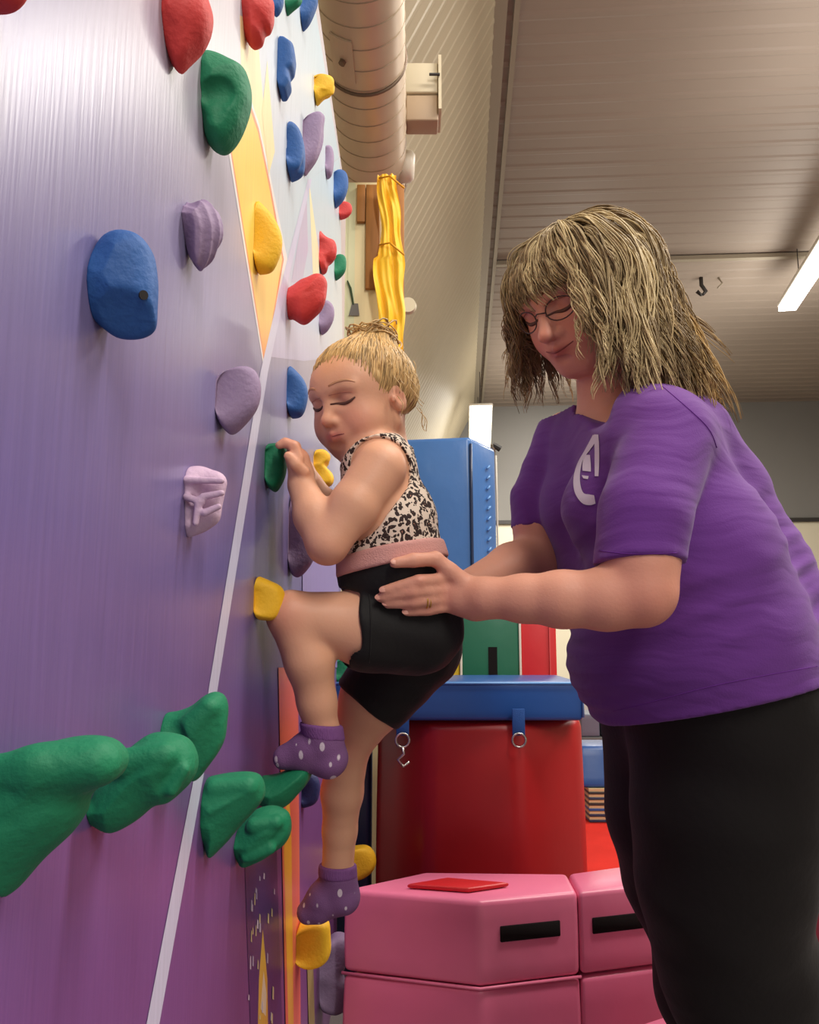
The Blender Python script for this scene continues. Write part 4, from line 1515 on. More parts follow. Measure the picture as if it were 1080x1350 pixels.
# leopard top
m_leo = bpy.data.materials.new('leopard_print')
m_leo.use_nodes = True
nt = m_leo.node_tree
b = nt.nodes['Principled BSDF']
tc = nt.nodes.new('ShaderNodeTexCoord')
nz_ = nt.nodes.new('ShaderNodeTexNoise')
nz_.inputs['Scale'].default_value = 70
nt.links.new(tc.outputs['Object'], nz_.inputs['Vector'])
mxv = nt.nodes.new('ShaderNodeMix')
mxv.data_type = 'VECTOR'
mxv.inputs[0].default_value = 0.02
nt.links.new(tc.outputs['Object'], mxv.inputs[4])
nt.links.new(nz_.outputs['Color'], mxv.inputs[5])
vo = nt.nodes.new('ShaderNodeTexVoronoi')
vo.inputs['Scale'].default_value = 150
nt.links.new(mxv.outputs[1], vo.inputs['Vector'])
n2 = nt.nodes.new('ShaderNodeTexNoise')
n2.inputs['Scale'].default_value = 170
nt.links.new(tc.outputs['Object'], n2.inputs['Vector'])
ad = nt.nodes.new('ShaderNodeMath')
ad.operation = 'MULTIPLY_ADD'
nt.links.new(n2.outputs['Fac'], ad.inputs[0])
ad.inputs[1].default_value = 0.9
nt.links.new(vo.outputs['Distance'], ad.inputs[2])
cr = nt.nodes.new('ShaderNodeValToRGB')
cr.color_ramp.interpolation = 'EASE'
e = cr.color_ramp.elements
e[0].position, e[0].color = .44, lin(206, 150, 128)
e[1].position, e[1].color = 1.0, lin(226, 208, 190)
for p_, c_ in ((.50, (52, 34, 30)), (.93, (46, 30, 28)), (.97, (226, 208, 190))):
    x = e.new(p_)
    x.color = lin(*c_)
nt.links.new(ad.outputs[0], cr.inputs[0])
nt.links.new(cr.outputs[0], b.inputs['Base Color'])
b.inputs['Roughness'].default_value = .85
m_band = mat('pink_waistband', (214, 158, 150), .8, .2, bump=(500, .4))
m_blk = mat('black_jersey', (17, 15, 16), .7, .3, bump=(60, .25), sheen=.05)

TN = np.array([.2, 0, -.98])
w1 = fold(3, 6, 50, 130, (1, 1, 1.6))


def skin_field(off, lo, hi):
    """a copy of the body field, grown by off, as the start of a close-fitting garment."""
    sl, g = F.region(lo, hi)
    K = Field.__new__(Field)
    K.h = F.h
    K.lo = np.array([g[i].ravel()[0] for i in range(3)], float)
    K.D = F.D[sl] - np.float32(off)
    K.n = np.array(K.D.shape)
    return K


K = skin_field(.005, (-.14, 1.0, .9), (.10, 1.42, 1.26))
K.displace(lambda x, y, z: .0007 * w1(x, y, z))
K.plane(P(520, 740, 1.2), TN)
K.plane(P(438, 660, 1.2), (-1, 0, 0))
K.plane(P(505, 587, 1.2), (-.3, 0, 1))
K.ell(P(499, 604, 1.075), (.052, .05, .052), None, .006, 's')
K.chain(grow(qs([(470, 560, 1.19, 62), (500, 570, 1.205, 44), (506, 588, 1.205, 31)]), .004), .006, op='s')
for ch in (armL, armR):
    K.chain(grow(ch, .010), .004, op='s')
K.chain(grow(qs([(505, 600, 1.08, 40), (470, 650, 1.06, 42)]), 0), .004, op='s')
for ch in (foreL, foreR):
    K.chain(grow(ch, .012), .004, op='s')
v, q = K.mesh(1)
top = mesh_obj('top', v, q, m_leo, kid)
top['label'] = 'leopard-print sleeveless top'
K = skin_field(.009, (-.14, 1.0, .9), (.11, 1.42, 1.16))
K.displace(lambda x, y, z: .0012 * w1(x, y * .3, z))
K.plane(P(520, 752, 1.2), TN)
K.plane(P(520, 728, 1.2), -TN)
K.plane(P(447, 740, 1.2), (-1, 0, 0))
K.ell(P(432, 732, 1.06), (.043, .043, .043), None, .003, 's')
for ch in (armL, armR, foreL, foreR):
    K.chain(grow(ch, .008), .003, op='s')
v, q = K.mesh(1)
o = mesh_obj('waistband', v, q, m_band, top)
o['label'] = 'dusty pink hem band'
# shorts
SN = np.array([-.2, 0, .98])
K = skin_field(.006, (-.14, 1.0, .70), (.11, 1.42, 1.10))
K.cone(P(560, 828, 1.15), P(370, 811, 1.095), .064, .056, .004, op='s', cut=[(P(478, 828, 1.12), (1, 0, .05)), (P(476, 783, 1.12), (.3, 0, 1))])
K.cone(P(384, 811, 1.095), P(425, 1000, 1.105), .055, .06, .004, op='s')
K.cone(P(545, 850, 1.285), P(450, 1000, 1.31), .10, .085, .004, op='s', cut=[(P(480, 927, 1.285), (.62, 0, .78))])
K.ell(P(428, 728, 1.06), (.037, .037, .037), None, .003, 's')
for ch in (foreR, shinR, shinL):
    K.chain(grow(ch, .014), .003, op='s')
w2 = fold(5, 7, 60, 150, (1.4, .6, .8))
K.displace(lambda x, y, z: .0012 * w2(x, y, z))
K.plane(P(520, 745, 1.2), SN)
v, q = K.mesh(1)
sh = mesh_obj('shorts', v, q, m_blk, kid)
sh['label'] = 'snug black cycling shorts'
kshorts = bvh_of(v, q)
mb = MB()
line_on(kshorts, [(487, 783), (489, 830), (487, 874)], .0012, m_blk, 'hem_stitch', sh)

# socks
m_sock = bpy.data.materials.new('purple_sock')
m_sock.use_nodes = True
nt = m_sock.node_tree
b = nt.nodes['Principled BSDF']
tc = nt.nodes.new('ShaderNodeTexCoord')
vo = nt.nodes.new('ShaderNodeTexVoronoi')
vo.inputs['Scale'].default_value = 44
mps = nt.nodes.new('ShaderNodeMapping')
mps.inputs['Rotation'].default_value = (.3, .5, .2)
mps.inputs['Scale'].default_value = (1.8, 1, 1)
nt.links.new(tc.outputs['Object'], mps.inputs[0])
nt.links.new(mps.outputs[0], vo.inputs['Vector'])
spc = nt.nodes.new('ShaderNodeSeparateColor')
nt.links.new(vo.outputs['Color'], spc.inputs[0])
adm = nt.nodes.new('ShaderNodeMath')
adm.operation = 'MULTIPLY_ADD'
nt.links.new(spc.outputs[0], adm.inputs[0])
adm.inputs[1].default_value = .35
nt.links.new(vo.outputs['Distance'], adm.inputs[2])
cr = nt.nodes.new('ShaderNodeValToRGB')
e = cr.color_ramp.elements
e[0].position, e[0].color = .34, lin(222, 206, 220)
e[1].position, e[1].color = .39, lin(126, 84, 134)
nt.links.new(adm.outputs[0], cr.inputs[0])
nt.links.new(cr.outputs[0], b.inputs['Base Color'])
n_ = nt.nodes.new('ShaderNodeTexNoise')
n_.inputs['Scale'].default_value = 900
bp = nt.nodes.new('ShaderNodeBump')
bp.inputs['Strength'].default_value = .5
bp.inputs['Distance'].default_value = .002
nt.links.new(tc.outputs['Object'], n_.inputs['Vector'])
nt.links.new(n_.outputs['Fac'], bp.inputs['Height'])
nt.links.new(bp.outputs[0], b.inputs['Normal'])
b.inputs['Roughness'].default_value = .85
m_cuff = mat('sock_cuff', (130, 84, 142), .9, .2, bump=(700, .5, (1, 1, .1)))
m_toe = mat('sock_toe', (164, 44, 96), .85, .2)
for chs, ank, nrm, cen in ((footL, shinL, (0.10, 0, 1), (425, 962, 1.105)), (footR, shinR, (0.02, 0, 1), (445, 1146, 1.33))):
    c0 = P(*cen)
    K = Field(c0 + np.array([-.10, -.06, -.10]), c0 + np.array([.06, .06, .05]), .0022)
    for ch in chs:
        K.chain(grow(ch, .0025), .007)
    K.chain(grow(ank[-2:], .0028), .006)
    K.displace(lambda x, y, z: .0006 * w1(x, y, z))
    K.plane(c0 + np.array([0, 0, .004]), nrm)
    v, q = K.mesh(1)
    sk = mesh_obj('sock', v, q, m_sock, kid)
    K = Field(c0 + np.array([-.06, -.06, -.06]), c0 + np.array([.06, .06, .05]), .0022)
    K.chain(grow(ank[-2:], .0042), .006)
    K.chain(grow(chs[0], .0042), .006)
    K.plane(c0 + np.array([0, 0, .008]), nrm, .003)
    K.plane(c0 + np.array([0, 0, -.012]), -np.array(nrm), .003)
    v, q = K.mesh(1)
    mesh_obj('cuff', v, q, m_cuff, sk)

# hair: swept up into a messy bun
m_hairc = mat('child_hair', (196, 160, 104), .45, .4, attr='Col', var=(60, .12))
K = Field(cH - .13, cH + .14, .0022)
f_, l_, u_ = CAX
K.ell(hL(-.010, 0, .024), [.0925 * CS, .0755 * CS, .0755 * CS], CAX, .01)
K.ell(hL(-.040, 0, .004), [.058 * CS, .064 * CS, .060 * CS], CAX, .02)
K.ell(hL(.105, 0, -.052), [.088 * CS, .120 * CS, .108 * CS], CAX, .006, 's')
K.plane(hL(0, 0, -.052), -u_ * .9 - f_ * .25, .01)
for e in (-1, 1):
    K.ell(hL(.002, e * .085, -.014), [.019 * CS, .022 * CS, .029 * CS], CAX, .004, 's')
K.cone(hL(-.034, 0, .078), hL(-.060, 0, .084), .036 * CS, .032 * CS, .010)
for i in range(12):
    a = i * 2.4
    r = .027 * CS
    p0 = hL(-.053, 0, .088) + r * (math.cos(a) * f_ + math.sin(a) * l_) + u_ * .006 * math.sin(i * 1.7)
    p1 = hL(-.053, 0, .088) + r * (math.cos(a + 1.4) * f_ + math.sin(a + 1.4) * l_) + u_ * (.012 * math.cos(i * 2.1))
    K.cone(p0, p1, .010 * CS, .008 * CS, .002)
w3 = fold(9, 6, 150, 320, (.3, 1, .5))
K.displace(lambda x, y, z: .0008 * w3(x, y, z))
v, q = K.mesh(1)
hv = np.asarray(v)
nzv = fold(21, 8, 120, 300)(hv[:, 0], hv[:, 1], hv[:, 2])
c1, c2 = np.array(lin(200, 164, 110)[:3]), np.array(lin(152, 116, 74)[:3])
w = np.clip(.45 + .35 * nzv, 0, 1)[:, None]
hair = mesh_obj('hair', v, q, m_hairc, kid, cols=c1 * (1 - w) + c2 * w)
hair['label'] = 'light blonde hair pinned into a messy bun'
hb = bvh_of(v, q)
mb = MB()
bun = hL(-.053, 0, .094)
cen = hL(-.01, 0, .02)
for i in range(520):
    a = rnd.uniform(-2.75, 2.75)
    # starting point on the hairline / nape
    el = rnd.uniform(-.25, .55) if abs(a) < .9 else rnd.uniform(-.75, .45)
    d0 = f_ * math.cos(a) * math.cos(el) + l_ * math.sin(a) * math.cos(el) + u_ * math.sin(el)
    d1 = (bun - cen)
    d1 = d1 / np.linalg.norm(d1)
    pts = []
    jit = rnd.uniform(-.08, .08)
    sx = np.cross(d0, d1)
    for t in np.linspace(0, 1, 12):
        d = d0 * (1 - t) + d1 * t + sx * jit * math.sin(math.pi * t) + u_ * .12 * math.sin(math.pi * t)
        d /= np.linalg.norm(d)
        o = cen + d * .2
        h = hb.ray_cast(Vector(o), Vector(-d))
        if h[0] is None: continue
        if np.linalg.norm(np.array(h[0]) - cen) < .045: continue
        pts.append(np.array(h[0]) + d * rnd.uniform(-.0004, .0016))
    if len(pts) < 4: continue
    k = len(pts)
    t = rnd.random()
    cc = c1 * (1.15 * t + .9 * (1 - t)) * (1 - .5 * (rnd.random() < .25)) + np.array([.02, .01, 0])
    mb.tube(pts, [.0011 * (.3 + .7 * math.sin(math.pi * (j + .5) / k)) for j in range(k)], 4, tuple(cc))
for i in range(120):                      # loops of the bun and loose wisps
    a = rnd.uniform(0, 6.28)
    r = rnd.uniform(.012, .040) * CS
    c0 = bun + u_ * rnd.uniform(-.016, .018) + f_ * rnd.uniform(-.008, .008)
    pts = [c0 + r * (math.cos(a + t) * f_ + math.sin(a + t) * l_) + u_ * .010 * math.sin(2 * t + i) for t in np.linspace(0, rnd.uniform(1.5, 4), 10)]
    mb.tube(pts, .0013, 4, tuple(c1 * rnd.uniform(.55, 1.15)))
for i in range(40):
    a = rnd.choice([-1, 1]) * rnd.uniform(1.2, 3.0)
    d0 = f_ * math.cos(a) + l_ * math.sin(a)
    st = cen + d0 * .084 * CS + u_ * rnd.uniform(-.06, .05)
    pts = [st + d0 * .010 * t - np.array([0, 0, .03]) * t + l_ * .004 * math.sin(5 * t + i) for t in np.linspace(0, 1, 7)]
    mb.tube(pts, .0006, 3, tuple(c1 * rnd.uniform(.8, 1.2)))
mb.build('hair_strands', m_hairc, hair, smooth=True)['kind'] = 'stuff'


# ------------------------------------------------------------------ the woman
WS = 1.17
WAX = head_axes(34, 30)
cW = P(764, 391, 1.33)
wf, wl, wu = WAX
chestL = qs([(868, 600, 1.20, 66), (900, 740, 1.21, 100), (918, 840, 1.23, 118)])
chestR = qs([(790, 600, 1.47, 60), (850, 740, 1.45, 96), (893, 850, 1.45, 116)])
hips = qs([(962, 945, 1.24, 118), (925, 950, 1.44, 118)])
legL = qs([(962, 945, 1.24, 118), (958, 1060, 1.23, 114), (954, 1150, 1.235, 105), (960, 1222, 1.245, 93), (978, 1290, 1.26, 95)])
legR = qs([(925, 950, 1.44, 118), (916, 1060, 1.44, 108), (930, 1150, 1.44, 99), (954, 1222, 1.44, 86), (962, 1300, 1.44, 88)])
for lg, dx in ((legL, .02), (legR, .03)):
    k = lg[-1][0]
    lg.append((np.array([k[0] + dx, k[1] + .01, .30]), .068))
    lg.append((np.array([k[0] + dx + .015, k[1] + .02, .105]), .046))
uarmL = qs([(876, 592, 1.135, 48), (845, 740, 1.05, 46), (847, 776, 1.04, 44)])
farmL = qs([(846, 784, 1.04, 43), (800, 790, 1.045, 39.5), (740, 790, 1.055, 36), (690, 789, 1.068, 30), (642, 788, 1.078, 25)])
uarmR = qs([(752, 585, 1.50, 44), (716, 690, 1.50, 37), (712, 735, 1.49, 34)])
farmR = qs([(712, 735, 1.49, 34), (675, 748, 1.44, 31), (622, 772, 1.385, 23)])

F = Field((-.10, .92, -.01), (.78, 1.72, 1.50), .0036)
hW = add_head(F, cW, WAX, WS, False)
F.cone(P(812, 545, 1.36), P(800, 450, 1.35), .062, .052, .012)
F.cone(chestL[0][0], chestR[0][0], chestL[0][1], chestR[0][1], .04)
F.chain(chestL, .03)
F.chain(chestR, .03)
F.cone(chestL[1][0], chestR[1][0], chestL[1][1], chestR[1][1], .03)
F.cone(chestL[2][0], chestR[2][0], chestL[2][1], chestR[2][1], .03)
F.cone(chestL[2][0], hips[0][0], chestL[2][1], hips[0][1], .03)
F.cone(chestR[2][0], hips[1][0], chestR[2][1], hips[1][1], .03)
F.cone(hips[0][0], hips[1][0], hips[0][1], hips[1][1], .03)
F.ell(Q(1005, 925, 1.28, 10)[0], (.105, .12, .12), None, .04)
F.ell(Q(985, 930, 1.42, 10)[0], (.105, .12, .12), None, .04)
F.cone(P(915, 640, 1.30), P(955, 800, 1.34), .055, .110, .03)
F.chain(legL, .03)
F.chain(legR, .03)
for lg in (legL, legR):
    a = lg[-1][0]
    F.cone(a, a + np.array([.03, 0, -.06]), .044, .036, .01)
    F.cone(a + np.array([.02, 0, -.062]), a + np.array([-.14, -.03, -.078]), .038, .026, .01, flat=((0, 0, 1), .9))
F.chain(uarmL, .02)
F.chain(farmL, .014)
F.chain(uarmR, .02)
F.chain(farmR, .014)


def hip_at(px, py, r, lift=0.0):
    p = cast(kshorts, px, py, r + lift)
    if p is None: p = cast(kb, px, py, r + lift)
    return p if p is not None else P(px, py, 1.09)


# left hand resting on the child's hip: five separate fingers
wrL = P(640, 788, 1.080)
pal = P(608, 784, 1.094)
F.cone(wrL, pal, .0255, .027, .012, flat=((0.25, 1, 0), .78))
fing = [  # knuckle, joint, tip (pixels), radius
    ((583, 763), (548, 763), (508, 776), .0080),
    ((577, 776), (540, 777), (503, 785), .0080),
    ((577, 789), (543, 790), (511, 795), .0078),
    ((585, 802), (561, 804), (535, 807), .0070)]
FT = []
for (k, j, t, r) in fing:
    pk_ = hip_at(*k, r + .004, .006)
    pj = hip_at(*j, r, .003)
    pt = hip_at(*t, r * .8, .0005)
    m1 = (pk_ * .45 + pj * .55) + np.array([0, -.003, 0])
    m2 = (pj * .4 + pt * .6)
    F.cone(pal + (pk_ - pal) * .1, pk_, .017, r + .002, .005)
    F.chain([(pk_, r + .0022), (m1, r + .0004), (pj, r + .0008), (m2, r - .0006), (pt, r * .82)], .0015)
    FT.append((pk_, m1, pj, pt, r))
t0, t1, t2 = P(615, 772, 1.090), hip_at(566, 740, .0095, .004), hip_at(521, 743, .008, .001)
F.chain([(t0, .0145), (t0 * .45 + t1 * .55, .0115), (t1, .0100), (t1 * .45 + t2 * .55 + np.array([0, -.002, .001]), .0094), (t2, .0072)], .004)
F.cone(pal + np.array([.0, .0, -.010]), P(626, 801, 1.088), .014, .017, .012)
# right hand on the far side of the hip
wrR = farmR[-1][0]
pr_ = P(596, 790, 1.365)
F.cone(wrR, pr_, .022, .023, .012)
for i, (x, y) in enumerate(((548, 772), (542, 786), (545, 800), (556, 812))):
    k = P(582, 774 + 11 * i, 1.36)
    m = P((582 + x) / 2, (774 + 11 * i + y) / 2, 1.358)
    F.chain([(k, .011), (m, .009), (P(x, y, 1.348), .0075)], .004)
    F.cone(pr_, k, .016, .011, .008)
F.chain([(P(606, 778, 1.36), .014), (P(580, 760, 1.345), .0105), (P(560, 757, 1.335), .008)], .005)
v, q = F.mesh(1)
base = np.array(lin(214, 152, 128)[:3])
pinkw = np.array(lin(206, 118, 104)[:3])
col = np.tile(base, (len(v), 1))
for e in (-1, 1):
    col = tint(col, .55 * gauss(v, hW(.064, e * .040, -.036), .028 * WS), pinkw)
    col = tint(col, .5 * gauss(v, hW(.074, e * .030, .002), .014 * WS), np.array(lin(176, 108, 96)[:3]))
for t in np.linspace(-1, 1, 9):
    col = tint(col, .75 * gauss(v, hW(.0845 - .011 * t * t, t * .017, -.0545), .0062 * WS), np.array(lin(168, 78, 74)[:3]))
col = tint(col, .45 * gauss(v, hW(.098, 0, -.03), .014 * WS), pinkw)
for pk_, m1, pj, pt, r in FT:
    col = tint(col, .35 * gauss(v, pk_, .012), pinkw)
    col = tint(col, .3 * gauss(v, pj, .009), pinkw)
col = tint(col, .35 * gauss(v, P(860, 800, 1.02), .05), pinkw)
lady = empty('woman', (float(legL[-1][0][0]), 1.33, 0), 'blonde woman in a purple T-shirt and black leggings steadying the child', 'person')
mesh_obj('body', v, q, m_skinw, lady, cols=col)
wb = bvh_of(v, q)
face_lines(wb, hW, WS, lady, m_lash, mat('lid_crease_woman', (142, 84, 72), .6), mat('woman_brow', (122, 84, 60), .8), m_mouth, False)
# finger nails
m_nail = mat('finger_nail', (220, 160, 140), .35, .4)
for k_, (pk_, m1, pj, pt, r) in enumerate(FT + [(None, t1, t1, t2, .0085)]):
    d = pt - pj
    d = d / np.linalg.norm(d)
    n = np.array([0, -1, .35]) - d * np.dot(np.array([0, -1, .35]), d)
    n /= np.linalg.norm(n)
    s_ = np.cross(d, n)
    c0 = pt + n * r * .72 + d * .001
    mb = MB()
    vs = [c0 + n * .0010]
    for a in np.linspace(0, 6.28, 14, endpoint=False):
        vs.append(c0 + d * (.0055 * math.cos(a)) + s_ * (.0042 * math.sin(a)) - n * .0011)
    mb.add(vs, [(0, 1 + i, 1 + (i + 1) % 14) for i in range(14)])
    mb.build('finger_nail', m_nail, lady, smooth=True)
# wedding ring
pk_, m1, pj, pt, r = FT[2]
d = (pj - pk_) / np.linalg.norm(pj - pk_)
a = np.cross(d, [0, 0, 1.0])
a /= np.linalg.norm(a)
b_ = np.cross(d, a)
c0 = pk_ * .38 + pj * .62
m_gold = mat('gold_ring', (226, 180, 96), .22, .5, metal=1.0)
rg = None
for off in (-.0022, .0018):
    mb = MB()
    mb.tube([c0 + d * off + (r + .0018) * (math.cos(t) * a + math.sin(t) * b_) for t in np.linspace(0, 2 * math.pi, 28, endpoint=False)], .0014, 6, closed=True)
    rg = mb.build('ring', m_gold, lady, smooth=True)

# ---- T-shirt
m_shirt = mat('purple_jersey', (103, 52, 134), .82, .25, bump=(420, .12), sheen=.12, var=(5, .05))
nt = m_shirt.node_tree                    # creases pulled from the belly up towards the back
b = nt.nodes['Principled BSDF']
tc = nt.nodes.new('ShaderNodeTexCoord')
nd = nt.nodes.new('ShaderNodeTexNoise')
nd.inputs['Scale'].default_value = 5
nt.links.new(tc.outputs['Object'], nd.inputs['Vector'])
mv = nt.nodes.new('ShaderNodeMix')
mv.data_type = 'VECTOR'
mv.inputs[0].default_value = .10
nt.links.new(tc.outputs['Object'], mv.inputs[4])
nt.links.new(nd.outputs['Color'], mv.inputs[5])
mpn = nt.nodes.new('ShaderNodeMapping')
mpn.inputs['Rotation'].default_value = (0, math.radians(25), 0)
mpn.inputs['Scale'].default_value = (3.2, 3.0, 26)
nt.links.new(mv.outputs[1], mpn.inputs[0])
ns_ = nt.nodes.new('ShaderNodeTexNoise')
ns_.inputs['Scale'].default_value = 1.0
ns_.inputs['Detail'].default_value = 2.5
nt.links.new(mpn.outputs[0], ns_.inputs['Vector'])
bp = nt.nodes.new('ShaderNodeBump')
bp.inputs['Strength'].default_value = .55
bp.inputs['Distance'].default_value = .016
nt.links.new(ns_.outputs['Fac'], bp.inputs['Height'])
old = b.inputs['Normal'].links[0].from_node
nt.links.new(old.outputs[0], b.inputs['Normal'])
nt.links.new(bp.outputs[0], old.inputs['Normal'])
m_logo = mat('white_print', (212, 200, 216), .8, .2)


def shirt_field(h):
    K = Field((.06, .93, .80), (.80, 1.74, 1.34), h)
    g = lambda l: qs(l)
    A1 = g([(868, 592, 1.20, 74), (905, 740, 1.21, 112), (920, 838, 1.23, 132), (945, 930, 1.24, 136)])
    B1 = g([(790, 598, 1.47, 68), (850, 740, 1.45, 108), (893, 850, 1.45, 128), (920, 940, 1.44, 130)])
    K.chain(A1, .03)
    K.chain(B1, .03)
    for i in range(4):
        K.cone(A1[i][0], B1[i][0], A1[i][1], B1[i][1], .03)
    K.cone(P(905, 578, 1.26), P(940, 660, 1.32), .070, .082, .03)
    K.cone(P(940, 660, 1.32), P(962, 760, 1.34), .082, .118, .04)
    K.cone(P(962, 760, 1.34), P(985, 850, 1.34), .118, .138, .04)
    K.cone(P(985, 850, 1.34), P(985, 930, 1.34), .138, .140, .04)
    # bust and belly
    K.ell(P(806, 668, 1.25), (.075, .085, .07), None, .05)
    K.ell(P(770, 668, 1.42), (.075, .085, .07), None, .05)
    K.ell(P(848, 872, 1.30), (.115, .16, .10), None, .05)
    # shoulders and sleeves
    K.cone(P(868, 578, 1.17), P(812, 545, 1.33), .066, .052, .03)
    K.cone(P(768, 575, 1.49), P(806, 545, 1.35), .056, .050, .03)
    sl = g([(880, 580, 1.145, 61), (850, 680, 1.07, 59), (840, 775, 1.045, 60)])
    K.chain(sl, .012, cut=[(P(840, 743, 1.05), (0.0, -.12, -1))])
    sr = g([(754, 580, 1.50, 49), (720, 660, 1.505, 44), (714, 730, 1.50, 42)])
    K.chain(sr, .012, cut=[(P(712, 694, 1.5), (0.05, 0, -1))])
    return K


K = shirt_field(.0042)
fa, fb, fc = fold(31, 6, 12, 30), fold(33, 5, 8, 22), fold(35, 7, 40, 95, (.5, .5, 1.6))


def ridge(p):
    return (0.5 + 0.5 * np.sin(p)) ** 2


def shirt_fold(x, y, z):
    n1, n2, n3 = fa(x, y, z), fb(x, y, z), fa(z, x, y)
    t = -.42 * x + .91 * z
    body_w = np.clip((x - .18) / .10, 0, 1) * np.clip((1.24 - z) / .16, 0, 1)
    d = .0042 * ridge(150 * t + 1.6 * n2) * np.clip(.25 + .6 * n1, 0, 1)
    d2 = .0034 * ridge(240 * (t + .14 * x) + 2.0 * n3) * np.clip(.15 + .7 * n2, 0, 1)
    v_w = np.clip((.27 - x) / .1, 0, 1)
    d3 = .0045 * ridge(170 * (x * .92 + .30 * z) + 1.4 * n2) * np.clip(.3 + .7 * n3, 0, 1)
    sl_w = np.clip((1.14 - y) / .05, 0, 1) * np.clip((z - 1.0) / .05, 0, 1)
    d4 = .0040 * ridge(170 * (z * .85 - x * .30) + 1.6 * n1) * np.clip(.2 + .7 * n2, 0, 1)
    return -((d + d2) * body_w * (1 - sl_w) + d3 * v_w * (1 - sl_w) + d4 * sl_w) + .0004 * fc(x, y, z)


K.displace(shirt_fold)
K.plane(P(940, 918, 1.33), (.21, -.05, -.98), .003)
K.cone(P(790, 440, 1.345), P(808, 522, 1.35), .070, .066, .006, op='s')
K.chain([(P(798, 512, 1.30), .052), (P(790, 534, 1.235), .030), (P(787, 551, 1.17), .010)], .014, op='s')
v, q = K.mesh(1)
shirt = mesh_obj('t_shirt', v, q, m_shirt, lady)
shirt['label'] = 'purple short-sleeved T-shirt'
sb = bvh_of(v, q)


def seam_on(bv, pts, rad, m, name, parent, off=.0001, n=24):
    pp = [cast(bv, x, y, off) for x, y in spline([np.array(p, float) for p in pts], n)]
    pp = [p for p in pp if p is not None]
    mb = MB()
    mb.tube(pp, rad, 5)
    return mb.build(name, m, parent, smooth=True)


m_seamp = mat('purple_stitch', (104, 48, 138), .85, .2)
seam_on(sb, [(790, 726), (830, 730), (893, 729)], .0006, m_seamp, 'sleeve_hem', shirt)
seam_on(sb, [(872, 508), (930, 560), (945, 590)], .0008, m_seamp, 'shoulder_seam', shirt, .0002)
seam_on(sb, [(808, 938), (860, 925), (950, 902), (1078, 878)], .0006, m_seamp, 'hem_stitch', shirt)


def decal(polys, m, name, parent, off):
    """print on the cloth: small quads laid on the surface of the shirt."""
    mb = MB()
    for pl in polys:
        pl = np.array(pl, float)
        n = 8
        # quad strip between the two long edges (first half forward, second half back)
        h = len(pl) // 2
        a = spline(pl[:h], n * (h - 1) + 1)
        b = spline(pl[h:][::-1], n * (h - 1) + 1)
        grid = []
        for i in range(len(a)):
            row = []
            for t in np.linspace(0, 1, 5):
                x, y = a[i] * (1 - t) + b[i] * t
                row.append(cast(sb, x, y, off))
            grid.append(row)
        for i in range(len(grid) - 1):
            for j in range(4):
                c = [grid[i][j], grid[i][j + 1], grid[i + 1][j + 1], grid[i + 1][j]]
                if any(p is None for p in c): continue
                if max(np.linalg.norm(c[0] - p) for p in c[1:]) > .03: continue
                mb.add(c, [(0, 1, 2, 3)])
    if mb.v:
        o = mb.build(name, m, parent)
        o['label'] = 'white horseshoe print on the chest'
        return o


decal([[(783, 573), (773, 592), (762, 612), (757, 632), (759, 650), (768, 663), (778, 666), (786, 664), (784, 653), (778, 652), (770, 650), (766, 638), (766, 622), (770, 606), (780, 592), (788, 580)],
       [(784, 573), (785, 590), (785, 610), (785, 628), (790, 628), (791, 610), (791, 590), (790, 573)],
       [(771, 600), (769, 612), (769, 621), (780, 622), (780, 612), (779, 600)],
       [(768, 627), (770, 631), (776, 632), (777, 628)]], m_logo, 'chest_print', shirt, .0012)


# ---- leggings
K = skin_field(.005, (.06, .95, .10), (.78, 1.72, 1.02))
wl_ = fold(41, 6, 30, 80, (.6, .6, 1.4))
K.displace(lambda x, y, z: .0012 * wl_(x, y, z) * (1 + 1.5 * np.exp(-((z - .52) / .06) ** 2)))
K.plane(P(940, 890, 1.33), (-.21, .05, .98), .003)
K.plane(np.array([0, 0, .125]), (0, 0, -1), .003)
for ch in (farmL, uarmL, uarmR, farmR):
    K.chain(grow(ch, .02), .003, op='s')
v, q = K.mesh(1)
lg_ = mesh_obj('leggings', v, q, mat('black_leggings', (15, 12, 12), .75, .25, bump=(80, .15), sheen=.04), lady)
lg_['label'] = 'black leggings'
m_shoe = mat('black_shoe', (30, 28, 30), .6)
for lg in (legL, legR):
    a = lg[-1][0]
    K = Field(a + np.array([-.24, -.10, -.115]), a + np.array([.12, .08, .05]), .004)
    K.cone(a, a + np.array([.03, 0, -.06]), .050, .043, .01)
    K.cone(a + np.array([.02, 0, -.058]), a + np.array([-.14, -.03, -.072]), .046, .034, .012)
    K.plane(np.array([0, 0, .002]), (0, 0, -1), .003)
    K.plane(a + np.array([0, 0, .012]), (0, 0, 1), .003)
    v, q = K.mesh(1)
    mesh_obj('shoe', v, q, m_shoe, lady)

# ---- glasses
m_frame = mat('glasses_frame', (70, 48, 44), .35, .5, metal=.4)
gl = None
for e in (-1, 1):
    mb = MB()
    mb.tube([hW(.089 - .012 * (abs(.031 + .021 * math.cos(t)) / .05) ** 2 - .002, e * (.031 + .021 * math.cos(t)), -.003 + .0145 * math.sin(t)) for t in np.linspace(0, 2 * math.pi, 28, endpoint=False)], .0011, 6, closed=True)
    g = mb.build('glasses_rim', m_frame, lady, smooth=True)
    mb = MB()
    mb.tube([hW(.075, e * .052, .001), hW(.05, e * .068, .002), hW(.0, e * .076, .001)], .0011, 6)
    mb.build('glasses_temple', m_frame, lady, smooth=True)
mb = MB()
mb.tube([hW(.087, -.010, -.001), hW(.092, 0, .002), hW(.087, .010, -.001)], .0011, 6)
mb.build('glasses_bridge', m_frame, lady, smooth=True)

